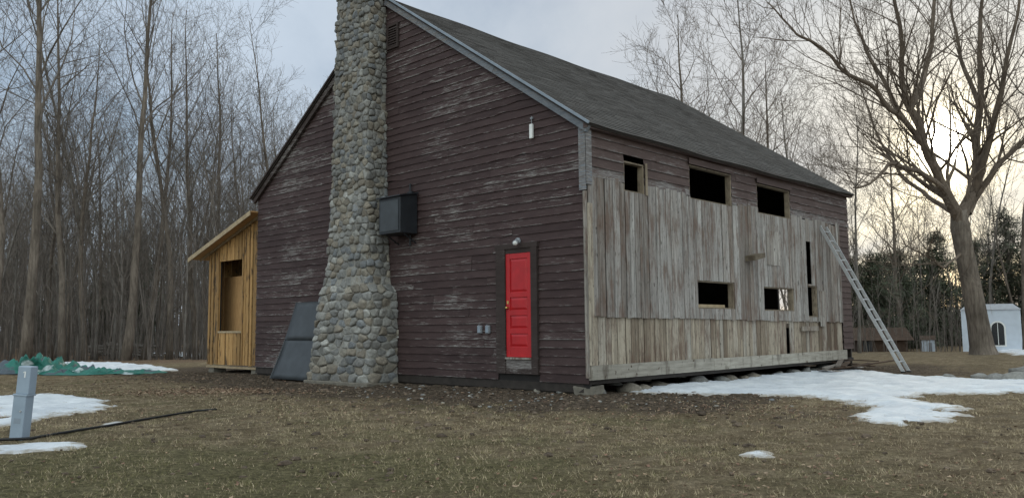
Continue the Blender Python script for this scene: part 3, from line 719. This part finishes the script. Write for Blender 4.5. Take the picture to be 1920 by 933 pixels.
snow([(-40,838),(60,830),(168,829),(160,838),(70,848),(-40,858)],'snow strip at the foot of the grey utility pedestal',.03,.025,.08,.05)
snow([(95,686),(180,671),(250,664),(330,661),(376,662),(380,686),(330,695),(200,698)],'snow sheet beside the green tarp near the lean-to',.1,.08,.22,.08)
snow([(185,796),(215,789),(240,792),(215,798)],'tiny snow scrap beside the black hose',.03,.02,.01,.02)
snow([(1870,658),(1925,655),(1960,662),(1900,666)],'distant snow streak in front of the white building',.15,.08,.3)
# ---------------------------------------------------------------- pedestal, hose, tarp, logs, rocks
x,y,z=G(36,824); t=empty('utility_pedestal',(x,y,z),R(-6),'grey metal utility pedestal marked 1 standing on the lawn','utility post'); t.rotation_euler=(0,R(4),R(-6))
pw=.077; ph=.83
g=MB(); g.box(-pw,pw,-.07,.07,-.05,ph*.62); g.build('lower_cabinet',PEDM,t,bevel=.008)
g=MB(); g.box(-pw+.012,pw+.012,-.06,.07,ph*.62+.002,ph); UPP=g.build('upper_cover',PEDM,t,bevel=.01)
g=MB(); g.box(-pw-.006,pw+.014,-.078,.08,ph*.6,ph*.625); g.build('collar',PEDM,t,bevel=.004)
g=MB(); yy=-.0625; cx=.03; zc=ph-.09
g.box(cx-.007,cx+.007,yy-.001,yy,zc-.035,zc+.035); g.hexa([(cx-.024,yy-.0012,zc+.016),(cx-.007,yy-.0012,zc+.026),(cx-.007,yy,zc+.026),(cx-.024,yy,zc+.016),(cx-.024,yy-.0012,zc+.025),(cx-.007,yy-.0012,zc+.035),(cx-.007,yy,zc+.035),(cx-.024,yy,zc+.025)]); g.build('numeral',WHITE,UPP)
g=MB(); g.box(-.04,.04,-.072,-.0705,.19,.25); g.build('sticker',GALV,t)
g=MB(); g.tube([(0.03,-.07,.33),(.03,-.082,.33)],[.012,.01],8); g.build('latch',ALU,t)
hp=[G(a,b) for a,b in((-60,836),(0,828),(60,824),(130,812),(200,801),(260,790),(320,780),(370,772),(415,768))]
q=[]
for i in range(len(hp)-1):
    for k in range(6):
        f=k/6; a,b=hp[i],hp[i+1]; xx=a[0]+(b[0]-a[0])*f; y_=a[1]+(b[1]-a[1])*f+.04*math.sin((i+f)*2.2); q.append((xx,y_,float(gz(xx,y_))+.022))
g=MB(); g.tube(q,[.016]*len(q),8); tag(g.build('hose',RUBBER,None,True),'long black hose lying across the lawn past the pedestal','hose')
def m_tarp():
    t_=T('tarp',.5,.4); n=t_.noise(t_.obj((1,1,2)),1.3,4,.5); c=t_.ramp(n,[(.38,(.36,.43,.44)),(.43,(.009,.1,.08)),(.57,(.012,.15,.115)),(.61,(.06,.08,.1))]); return t_.out(c,t_.noise(t_.obj(),9,6,.6),.8,.06)
a=G(-40,702); b=G(285,701); g=MB(); nx_,ny_=130,44; vs=[]
for j in range(ny_+1):
    for i in range(nx_+1):
        u,v=i/nx_,j/ny_; xx=a[0]+(b[0]-a[0])*u; y_=a[1]+(b[1]-a[1])*u+v*(2.4-1.3*u)
        xx+=.3*mn.noise(Vector((u*5,v*5,9))); y_+=.5*mn.noise(Vector((u*6,v*4,4)))
        e=min(1,min(u,1-u)*9,min(v,1-v)*5); h=abs(mn.noise(Vector((xx*.9,y_*1.3,2))))*.5+abs(mn.noise(Vector((xx*3,y_*3.4,5))))*.45+abs(mn.noise(Vector((xx*6+y_*3,y_*5,7))))*.3
        hump=.3+1.25*math.exp(-((u-.24)/.18)**2)+.3*math.exp(-((u-.6)/.12)**2); vs.append((xx,y_,float(gz(xx,y_))+.02+h*hump*e*.8))
g.add(vs,[(j*(nx_+1)+i,j*(nx_+1)+i+1,(j+1)*(nx_+1)+i+1,(j+1)*(nx_+1)+i) for j in range(ny_) for i in range(nx_)]); tag(g.build('tarp',m_tarp(),None,True),'crumpled green tarp spread on the ground before the wood','tarp')
for i in range(26):
    f=abs(random.gauss(0,.5)); x,y,z=G(228+random.choice((-1,1))*f*55,U(668,673)); L=U(.6,2.); r=U(.05,.14); t=empty('log',(x,y,z),U(-.9,.9),'cut log in the low brush pile behind the snow and tarp','log','logs in the brush pile')
    lift=r+max(0,.95-f*.8)*U(0,1); ti=U(-.3,.3)
    g=MB(); pt=[(-L+2*L*k/5,.16*mn.noise(Vector((k*.8,i,0))),lift+ti*(k/5-.5)*L*.5+.12*mn.noise(Vector((k*.9,i,7)))) for k in range(6)]; pt=[(a,b,max(c,r*.6)) for a,b,c in pt]; g.tube(pt,[r*(1-.08*k)*U(.9,1.05) for k in range(6)],8); g.build('log_bark',BARK,t,True)
    g=MB(); k=pt[-1]; g.tube([(k[0]+.002,k[1],k[2]),(k[0]+.01,k[1],k[2])],[r*.5]*2,8); g.build('cut_end',PALEWOOD,t)
for i,(px,py,s) in enumerate(((1905,712,.32),(1868,712,.22),(1835,708,.17),(1780,707,.13),(1925,700,.3),(1030,727,.2),(1150,722,.2),(1205,714,.2),(1180,716,.13),(1268,707,.2))):
    x,y,z=G(px,py); g=MB(); pebble(g,0,0,s*.1,s,stonecol(),.5); o=g.build('rock',STONE,None,True); o.location=(x,y,z)
    tag(o,['big grey rock at the right edge beyond the snow','grey rock second in the row at right edge','mid sized stone third in the row at right edge','smallest stone left in the row at right edge','rounded boulder set back at the far right edge','flat stone under the gable sill right of the door','large stone on the ground just right of the corner pier','stone under the skirt board beside the snow edge','small stone between two larger ones below the skirt board','rounded stone half under the skirt board past the corner'][i],'rock')
for i in range(11):
    x,y,_=BW(LEN-1.6+U(-1.3,1.2),-.6+U(-.35,.35)); t=MB(); L=U(.4,.9); t.box(-L,L,-.07,.07,.03,.06,(U(0,.4),0,U(0,1))); o=t.build('scrap_board',BOARDS if i%3==0 else SHEDBROWN); o.location=(x,y,float(gz(x,y))+.03*i*.6); o.rotation_euler=(U(-.15,.15),U(-.12,.12),ROT+U(-.7,.7)); tag(o,'torn scrap board in the heap behind the ladder foot','board','scrap boards heaped by the ladder')
# ---------------------------------------------------------------- trees
def norm(v):
    L=math.sqrt(v[0]**2+v[1]**2+v[2]**2) or 1; return (v[0]/L,v[1]/L,v[2]/L)
def grow(g,p,d,L,r,lv,mx,rn,up_=.12,nb=(9,7,5,3),bend=.18,minr=.006,ang=(.55,1.05)):
    ns=(7,5,4,3,2)[min(lv,4)]; pts=[p];ds=[d]; q=p
    for i in range(ns):
        d=norm((d[0]+rn.gauss(0,bend),d[1]+rn.gauss(0,bend),d[2]+rn.gauss(0,bend)+up_)); q=(q[0]+d[0]*L/ns,q[1]+d[1]*L/ns,q[2]+d[2]*L/ns); pts.append(q);ds.append(d)
    rad=[max(minr*.7,r*(1-.85*i/ns)) for i in range(ns+1)]
    g.tube(pts,rad,(7,5,4,3,3)[min(lv,4)],cap=False)
    if lv<mx:
        n=nb[min(lv,len(nb)-1)]
        for k in range(n):
            t=.22+.78*(k+rn.random())/n; f=min(t*ns,ns-.01); i=int(f); fr=f-i; a,b=pts[i],pts[i+1]; s=tuple(a[j]+(b[j]-a[j])*fr for j in range(3))
            dd=ds[i+1]; v=norm((rn.gauss(0,1),rn.gauss(0,1),rn.gauss(0,1))); c=(v[0]*dd[0]+v[1]*dd[1]+v[2]*dd[2]); v=norm((v[0]-c*dd[0],v[1]-c*dd[1],v[2]-c*dd[2])); th=rn.uniform(*ang)
            nd=norm(tuple(dd[j]*math.cos(th)+v[j]*math.sin(th) for j in range(3)))
            grow(g,s,nd,L*rn.uniform(.38,.62)*(1.1-.4*t),max(minr,rad[i]*.58),lv+1,mx,rn,up_,nb,bend,minr,ang)
def tree_proto(name,seed,H,r,fb,nl,mx=3,lean=.03,bark=BARK,twig=TWIG,spread=.5,nb=(0,7,5,4),minr=.006):
    rn=random.Random(seed); root=empty(name); tr=MB(); cr=MB(); ns=14; p=(0,0,-.3); d=norm((rn.gauss(0,lean),rn.gauss(0,lean),1)); pts=[p]
    for i in range(ns):
        d=norm((d[0]+rn.gauss(0,.04),d[1]+rn.gauss(0,.04),d[2]+.02)); p=tuple(p[j]+d[j]*(H+.3)/ns for j in range(3)); pts.append(p)
    rad=[r*(1.35 if i==0 else 1.08 if i==1 else (1-.9*(i/ns)**1.15)) for i in range(ns+1)]
    tr.tube(pts,rad,9)
    for k in range(nl):
        t=fb+(1-fb)*((k+rn.random())/nl)**.9; f=min(t*ns,ns-.01); i=int(f); fr=f-i; s=tuple(pts[i][j]+(pts[i+1][j]-pts[i][j])*fr for j in range(3)); az=k*2.4+rn.uniform(-.5,.5); el=rn.uniform(.7,1.15)
        nd=norm((math.cos(az)*spread,math.sin(az)*spread,el*.75)); L=H*(.34*(1.15-t)+.06)*rn.uniform(.7,1.3)
        grow(cr,s,nd,L,max(.013,rad[i]*.42*rn.uniform(.7,1)),1,mx,rn,.1,nb,.16,minr)
    tr.build('trunk',bark,root,True); cr.build('crown',twig,root)
    return root
protos=[]
for i,(H,r,fb,nl,lean,sp) in enumerate(((21,.17,.36,19,.03,.42),(19,.13,.3,19,.05,.45),(23,.2,.4,19,.03,.45),(16,.09,.25,18,.07,.45),(20,.14,.33,19,.08,.4),(13,.065,.2,15,.08,.42),(22,.18,.28,22,.03,.6),(18,.1,.4,15,.1,.4))):
    protos.append(tree_proto('bare_tree',100+i,H,r,fb,nl,3,lean,BARK if i%2 else BARK2,TWIG,sp,(0,6,5,3),.0075))
protos.append(tree_proto('bare_tree',140,20,.2,.22,26,3,.05,BARK2,TWIG2,.62,(0,8,6,4),.008))
protos.append(tree_proto('bare_tree',141,18,.15,.2,24,3,.09,BARK,TWIG2,.58,(0,8,6,4),.008))
used=set()
def place(pi,x,y,sc,label,group,rz=None,cat='tree'):
    pr=protos[pi]
    if pi in used: o=copy_tree(pr)
    else: o=pr; used.add(pi)
    o.location=(x,y,float(gz(x,y))); o.scale=(sc*U(.9,1.1),)*2+(sc,); o.rotation_euler=(0,0,U(0,6.28) if rz is None else rz); tag(o,label,cat,group); return o
ordn=['first','second','third','fourth','fifth','sixth','seventh','eighth','ninth','tenth','eleventh']
for i,(px,dep,pi,sc) in enumerate(((-15,38,0,1.05),(48,36,2,1.05),(118,40,6,.95),(150,43,1,1.1),(235,40,2,.98),(268,45,4,1.05),(318,43,0,.95),(368,47,6,.9),(412,50,2,.88),(452,56,0,.9),(530,62,4,.95))):
    x,y,_=at(px,650,dep); place(pi,x,y,sc,'tall bare tree at the front of the left wood, %s trunk from the left edge'%ordn[i],None)
pos=[]
def scatter(n,p0,p1,d0,d1,label,group,sc=(.8,1.15),mind=1.3,pool=range(8)):
    c=0;tr=0
    while c<n and tr<6000:
        tr+=1; dep=math.sqrt(U(d0*d0,d1*d1)); x,y,_=at(U(p0,p1),640,dep)
        if any((x-a)**2+(y-b)**2<mind**2 for a,b in pos): continue
        lx,ly=loc(x,y)
        if -3<lx<14 and -3<ly<18: continue
        pos.append((x,y)); place(random.choice(list(pool)),x,y,U(*sc),label,group); c+=1
scatter(178,-90,640,41,88,'bare grey trunked tree standing deep in the wood left of the barn','bare trees in the left wood',(.62,1.0),1.1,(0,1,3,3,4,5,5,5,7,7,1,3))
scatter(44,1130,1980,55,95,'bare tree in the wood behind the barn and the right lawn','bare trees behind the barn',(.6,.88),1.3,(1,3,4,5,7))
for px,dep,pi,sc,lb in((1225,54,9,.95,'bare tree behind the left part of the roof'),(1308,46,8,.98,'tall bare tree rising behind the middle of the roof'),(1378,42,9,1.08,'slender leaning bare tree behind the right half of the roof'),(1452,48,8,.86,'spreading bare tree behind the roof near the far eave'),(1520,52,9,.95,'bare tree right of the roof above the far eave'),(1610,40,3,.8,'thin bare tree just past the barn\'s far corner'),(1690,56,8,.8,'broad bare tree left of the big lawn tree'),(1925,36,0,1.,'bare tree at the right edge beyond the big lawn tree')):
    x,y,_=at(px,640,dep); place(pi,x,y,sc,lb,None)
# big lawn tree
hx,hy,hz=G(1845,664); HT=empty('lawn_tree',(hx,hy,hz),0,'big old bare tree with thick leaning trunk on the right lawn','tree')
def hp_(px,py,dd=0):
    a=at(px,py,hy+dd); return (a[0]-hx,a[1]-hy,a[2]-hz)
tr=MB(); cr=MB(); rn=random.Random(5)
tr.tube([hp_(1846,676),hp_(1844,664),hp_(1841,648),hp_(1833,600),hp_(1820,530),hp_(1808,470),hp_(1800,425),hp_(1797,395)],[.72,.56,.47,.41,.38,.36,.38,.3],14)
tr.build('trunk',BARK2,HT,True)
limbs=[([(1800,430,0),(1775,360,-.5),(1742,290,-1),(1705,205,-1.4),(1688,90,-1.5),(1668,-60,-2)],.26),
([(1802,430,0),(1826,350,.6),(1838,240,1),(1836,110,1.2),(1848,-60,1.6)],.27),
([(1826,360,.6),(1862,240,-.3),(1892,110,-1),(1918,-50,-1.6)],.18),
([(1815,400,.3),(1870,310,1),(1930,255,2),(2000,220,3)],.16),
([(1742,290,-1),(1685,210,-2),(1625,165,-2.6),(1560,105,-3),(1490,62,-3.6),(1440,5,-4)],.12),
([(1705,205,-1.4),(1748,90,0),(1752,-40,1),(1770,-150,1.5)],.14),
([(1775,365,-.5),(1722,318,-1.6),(1668,310,-2.4),(1630,345,-3),(1600,352,-3.4)],.12),
([(1790,400,0),(1740,370,1.5),(1690,330,3),(1640,240,4),(1610,150,5)],.12),
([(1836,200,1),(1800,110,2),(1785,10,3),(1790,-80,3)],.11),
([(1700,230,-1.4),(1640,120,-.5),(1600,40,.5),(1585,-60,1)],.1),
([(1806,470,0),(1770,500,-1),(1735,480,-2),(1690,455,-2.4)],.06)]
for li,(pts,r) in enumerate(limbs):
    P=[hp_(*q) for q in pts]; n=len(P); Q=[]
    for i in range(n-1):
        for k in range(4):
            f=k/4; Q.append(tuple(P[i][j]+(P[i+1][j]-P[i][j])*f+(.22*mn.noise(Vector(((i+f)*1.3,j*7,li*9))) if i+f>0 else 0) for j in range(3)))
    Q.append(P[-1]); m=len(Q); rad=[r*(1-.8*i/(m-1)) for i in range(m)]; cr.tube(Q,rad,8,cap=False)
    for k in range(int(m*1.15)):
        t=rn.uniform(.15,1); i=min(int(t*(m-1)),m-2); a,b=Q[i],Q[i+1]; dd=norm(tuple(b[j]-a[j] for j in range(3))); v=norm((rn.gauss(0,1),rn.gauss(0,1),rn.gauss(0,.8)+.35)); nd=norm(tuple(dd[j]*.75+v[j]*.7 for j in range(3)))
        grow(cr,a,nd,rn.uniform(2.4,5.6)*(1.15-.5*t),max(.018,rad[i]*.36),1,4,rn,.1,(0,5,4,2),.15,.006,(.4,.85))
cr.build('crown',TWIG2,HT)
# conifers
def conifer(seed,H,wd,dens=1.):
    rn=random.Random(seed); root=empty('conifer'); tr=MB(); cr=MB(); tr.tube([(0,0,-.2),(.05,0,H*.5),(0,.05,H)],[H*.018,H*.012,.02],8); z=H*.03
    while z<H*.98:
        t=z/H; L=wd*(1-t)**.5*rn.uniform(.6,1.25)*(.8+.2*min(1,t*6)); n=rn.randint(7,9)
        for k in range(n):
            az=rn.uniform(0,6.283); l=L*rn.uniform(.5,1.2); dz=rn.uniform(-.3,.3); zz=z+rn.uniform(-.35,.35)
            ca_,sa_=math.cos(az),math.sin(az); tr.tube([(0,0,zz),(ca_*l*.5,sa_*l*.5,zz+dz*l*.3),(ca_*l,sa_*l,zz+dz*l)],[.025,.018,.006],3,cap=False)
            m=max(3,int(l*6*dens)); sh=rn.uniform(.55,1.4); c=(.082*sh,.092*sh,.06*sh)
            for q in range(m):
                f=.2+.8*(q+rn.random())/m; px_,py_,pz_=ca_*l*f,sa_*l*f,zz+dz*l*f*f
                for _ in range(8):
                    a2=az+rn.gauss(0,1.2); e=rn.gauss(.05,.6); s=rn.uniform(.18,.44); w_=s*.105; ox,oy,oz=math.cos(a2)*s*math.cos(e),math.sin(a2)*s*math.cos(e),math.sin(e)*s; b=(px_+rn.gauss(0,.2),py_+rn.gauss(0,.2),pz_+rn.gauss(0,.16))
                    cr.add([(b[0]-math.sin(a2)*w_,b[1]+math.cos(a2)*w_,b[2]),(b[0]+math.sin(a2)*w_,b[1]-math.cos(a2)*w_,b[2]-.03),(b[0]+ox,b[1]+oy,b[2]+oz)],[(0,1,2)],c)
        z+=rn.uniform(.28,.46)*(.7+H*.02)
    tr.build('trunk',BARK2,root,True); cr.build('crown',NEEDLE,root); return root
con=[conifer(31,8,2.9),conifer(32,10,3.3,.9),conifer(33,6,2.7)]
cu=set()
def pc(i,px,dep,sc,lb,gp=None):
    x,y,_=at(px,640,dep); o=con[i] if i not in cu else copy_tree(con[i]); cu.add(i); o.location=(x,y,float(gz(x,y))); o.scale=(sc,sc,sc*U(.85,1.05)); o.rotation_euler=(0,0,U(0,6)); tag(o,lb,'evergreen tree',gp)
for k,(i,px,dep,sc,lb) in enumerate(((1,1640,54,.76,'tall dark evergreen just right of the barn\'s far corner'),(0,1695,58,.88,'dark evergreen between the barn corner and big lawn tree'),(2,1608,60,1.1,'low evergreen partly hidden by the barn\'s far corner'),(1,1898,62,1.1,'large evergreen above the white building at the right edge'),(0,1765,64,1.05,'evergreen just left of the trunk of the big lawn tree'),(1,1985,58,1.0,'broad evergreen at the extreme right edge'),(0,1838,68,1.1,'evergreen behind the big lawn tree trunk'),(2,1732,72,1.3,'low evergreen behind the tiny white outbuilding'),(2,1668,70,1.3,'low evergreen behind the dark outbuilding'))): pc(i,px,dep,sc,lb)
for k in range(5): pc(random.choice((0,1,2)),U(-40,600),U(72,92),U(.8,1.2),'dim evergreen deep among the bare trees of the left wood','evergreens in the left wood')
# thicket and far wood
g=MB(); rn=random.Random(12)
for k in range(1900):
    rt=rn.random()>.8
    px=rn.uniform(1590,1800) if rt else rn.uniform(-100,650); dep=rn.uniform(46,76) if rt else rn.uniform(40,84); x,y,_=at(px,640,dep); z=float(gz(x,y)); h=(abs(rn.gauss(0,4.))+.7)*(.75 if rt else 1); dx,dy=rn.gauss(0,.1)*h,rn.gauss(0,.1)*h; r=.006+h*.0042
    lx,ly=loc(x,y)
    if -1<lx<13.5 and -1<ly<16.5: continue
    g.tube([(x,y,z-.1),(x+dx*.4,y+dy*.4,z+h*.5),(x+dx,y+dy,z+h)],[r,r*.8,r*.3],3,cap=False)
    for q in range(5):
        f=rn.uniform(.3,.95); b=(x+dx*f,y+dy*f,z+h*f); l=h*rn.uniform(.12,.3); a=rn.uniform(0,6.28); g.tube([b,(b[0]+math.cos(a)*l*.5,b[1]+math.sin(a)*l*.5,b[2]+l*rn.uniform(.4,1.))],[r*.5,r*.2],3,cap=False)
tag(g.build('thicket',TWIG),'thin leafless undergrowth filling the wood edge','undergrowth',kind='stuff')
g=MB()
for k in range(950):
    px=rn.uniform(-150,680) if rn.random()<.7 else rn.uniform(1120,2080); dep=rn.uniform(88,135); x,y,_=at(px,640,dep); z=float(gz(x,y)); h=rn.uniform(8,19)*(1 if px<700 else .68); dx,dy=rn.gauss(0,.05)*h,rn.gauss(0,.05)*h; r=rn.uniform(.05,.17)
    g.tube([(x,y,z-.2),(x+dx*.5,y+dy*.5,z+h*.55),(x+dx,y+dy,z+h)],[r,r*.7,.02],4,cap=False)
    for q in range(10):
        f=rn.uniform(.2,.97); b=(x+dx*f,y+dy*f,z+h*f); l=h*rn.uniform(.1,.24); a=rn.uniform(0,6.28); m_=(b[0]+math.cos(a)*l*.45,b[1]+math.sin(a)*l*.45,b[2]+l*.5); g.tube([b,m_,(m_[0]+math.cos(a)*l*.25,m_[1]+math.sin(a)*l*.3,m_[2]+l*.5)],[r*.35,r*.22,.012],3,cap=False)
tag(g.build('far_wood',TWIG),'far leafless wood merging into a grey mass','wood',kind='stuff')
# ---------------------------------------------------------------- far buildings
x0,_,_=at(1806,640,46); x1,_,_=at(1914,640,46); zz=-.45; HO=empty('white_building',((x0+x1)/2,46,zz),-math.atan2((x0+x1)/2,46),'white building with dark arched window behind the big lawn tree','building'); hw=(x1-x0)/2*.9
g=MB(); g.box(-hw,hw,0,3.5,0,2.4); g.build('wall',WHITEPAINT,HO)
g=MB(); g.hexa([(-hw-.05,-.06,2.402),(hw+.05,-.06,2.402),(hw+.05,3.55,2.402),(-hw-.05,3.55,2.402),(-hw+.3,1.7,2.75),(hw-.3,1.7,2.75),(hw-.3,1.9,2.75),(-hw+.3,1.9,2.75)]); g.build('roof',PALEROOF,HO)
wx=hw*.22; ar=.3
def arch(r,yy,z0,z1):
    return [(wx-r,yy,z0),(wx+r,yy,z0)]+[(wx+r*math.cos(k*.3142),yy,z1+r*math.sin(k*.3142)) for k in range(11)]
g=MB(); p=arch(ar,-.02,.45,1.4); g.add(p,[tuple(range(len(p)))]); wn=g.build('arched_window',GLASS,HO)
g=MB(); p=arch(ar+.08,-.01,.38,1.4); g.add(p,[tuple(range(len(p)))]); g.build('window_frame',WHITE,wn)
g=MB(); g.box(wx-.015,wx+.015,-.04,-.024,.45,1.68); g.build('window_bar',WHITE,wn)
x,y,_=at(1655,640,50); t=empty('dark_outbuilding',(x,50,-.5),R(-14),'low dark brown outbuilding with sloping roof under the evergreens','outbuilding')
g=MB(); g.box(-1.4,1.4,0,3,0,.8); g.build('wall',SHEDBROWN,t); g=MB(); g.hexa([(-1.7,-.3,.75),(1.7,-.3,.75),(1.7,3.3,.75),(-1.7,3.3,.75),(-1.6,1.4,1.5),(1.6,1.4,1.5),(1.6,1.6,1.5),(-1.6,1.6,1.5)]); g.build('roof',SHEDBROWN,t)
g=MB(); g.box(-1.1,-.6,-.03,-.005,.1,.7); g.build('door',BLACKM,t); 
x,y,_=at(1740,640,50); t=empty('white_outbuilding',(x,50,-.5),R(-26),'tiny white outbuilding left of the big lawn tree','outbuilding')
g=MB(); g.box(-.36,.36,0,1.2,0,.75); g.build('wall',WHITEPAINT,t); g=MB(); g.hexa([(-.42,-.08,.75),(.42,-.08,.75),(.42,1.28,.75),(-.42,1.28,.75),(-.42,.55,1.0),(.42,.55,1.0),(.42,.65,1.0),(-.42,.65,1.0)]); g.build('roof',SHEDBROWN,t); g=MB(); g.box(.02,.2,-.03,-.004,.06,.58); g.build('door',GREYPL,t)
# ---------------------------------------------------------------- light
SD_=np.array(at(1768,272,100.))-CAM; SD_=SD_/np.linalg.norm(SD_); el=math.asin(SD_[2]); az=math.atan2(SD_[0],SD_[1])
w=bpy.data.worlds.new('World'); scene.world=w; w.use_nodes=True; nt=w.node_tree; bg=nt.nodes['Background']
class WT(T):
    def __init__(s): s.nt=nt; s.tc=None
t=WT(); sky=t.n('ShaderNodeTexSky',sky_type='NISHITA',sun_disc=False,sun_elevation=el,sun_rotation=az,air_density=1.0,dust_density=.7,ozone_density=1.5)
tc=t.n('ShaderNodeTexCoord').outputs['Generated']
nv=t.n('ShaderNodeVectorMath',{0:tc},operation='NORMALIZE').outputs[0]
sx=t.n('ShaderNodeSeparateXYZ',{0:nv}).outputs
den=t.ma('ADD',t.ma('MAXIMUM',sx[2],0.),.22); pv=t.n('ShaderNodeCombineXYZ',{0:t.ma('DIVIDE',sx[0],den),1:t.ma('DIVIDE',sx[1],den),2:0.}).outputs[0]
mpv=t.n('ShaderNodeMapping',{'Vector':pv,'Scale':(1.5,.8,1.),'Rotation':(0,0,.5),'Location':(3.1,.7,0)}).outputs[0]
cl=t.noise(mpv,1.1,7,.58); cm=t.ramp(cl,[(.36,0.1),(.62,1.)])
dt=t.n('ShaderNodeVectorMath',{0:nv,1:tuple(SD_)},operation='DOT_PRODUCT').outputs['Value']; dt=t.ma('MAXIMUM',dt,0.)
nearsun=t.ma('POWER',dt,7.)
cc=t.mix(nearsun,(6.3,6.9,7.7),(6.9,6.8,6.6))
base=t.mix(t.ma('MULTIPLY',cm,.9),t.mix(1.,sky.outputs[0],(.75,.83,.92),'MULTIPLY'),cc)
base=t.mix(t.ma('ADD',.4,t.ma('MULTIPLY',cm,.35)),base,t.mix(nearsun,(5.2,6.3,7.6),(6.3,6.3,6.3)))
# sky gain added overhead and behind the camera, out of view, to lift ambient
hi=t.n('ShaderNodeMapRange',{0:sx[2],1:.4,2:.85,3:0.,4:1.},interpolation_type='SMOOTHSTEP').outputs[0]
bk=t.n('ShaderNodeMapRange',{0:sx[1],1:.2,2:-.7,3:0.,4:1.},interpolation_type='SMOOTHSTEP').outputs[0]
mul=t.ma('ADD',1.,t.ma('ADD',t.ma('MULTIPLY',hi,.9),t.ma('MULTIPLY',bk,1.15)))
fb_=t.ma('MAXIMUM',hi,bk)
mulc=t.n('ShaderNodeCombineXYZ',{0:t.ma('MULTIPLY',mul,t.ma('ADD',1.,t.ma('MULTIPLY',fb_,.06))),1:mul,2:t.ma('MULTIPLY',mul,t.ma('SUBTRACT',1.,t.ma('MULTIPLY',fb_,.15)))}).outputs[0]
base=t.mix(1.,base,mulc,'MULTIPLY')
def gl(p,k,c): return t.n('ShaderNodeCombineXYZ',{i:t.ma('MULTIPLY',t.ma('POWER',dt,p),k*c[i]) for i in range(3)}).outputs[0]
tot=base
for p,k,c in((60,1.2,(1,.78,.42)),(400,5,(1,.8,.4)),(1800,40,(1,.88,.6)),(9000,400,(1,.93,.75))): tot=t.mix(1.,tot,gl(p,k,c),'ADD')
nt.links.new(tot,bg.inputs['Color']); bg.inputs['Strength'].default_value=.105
sl=bpy.data.lights.new('sun','SUN'); sl.energy=.9; sl.angle=R(10); sl.color=(1,.83,.62); so=bpy.data.objects.new('sun',sl); COL.objects.link(so); so.rotation_euler=Vector(SD_.tolist()).to_track_quat('Z','Y').to_euler(); so.location=(30,60,30)
cam=bpy.data.cameras.new('camera'); co=bpy.data.objects.new('camera',cam); COL.objects.link(co); cam.sensor_fit='HORIZONTAL'; cam.sensor_width=36; cam.lens=36*F/1920; cam.clip_end=3000; cam.clip_start=.1
co.matrix_world=Matrix([[rg[0],up[0],-fw[0],CAM[0]],[rg[1],up[1],-fw[1],CAM[1]],[rg[2],up[2],-fw[2],CAM[2]],[0,0,0,1]]); scene.camera=co
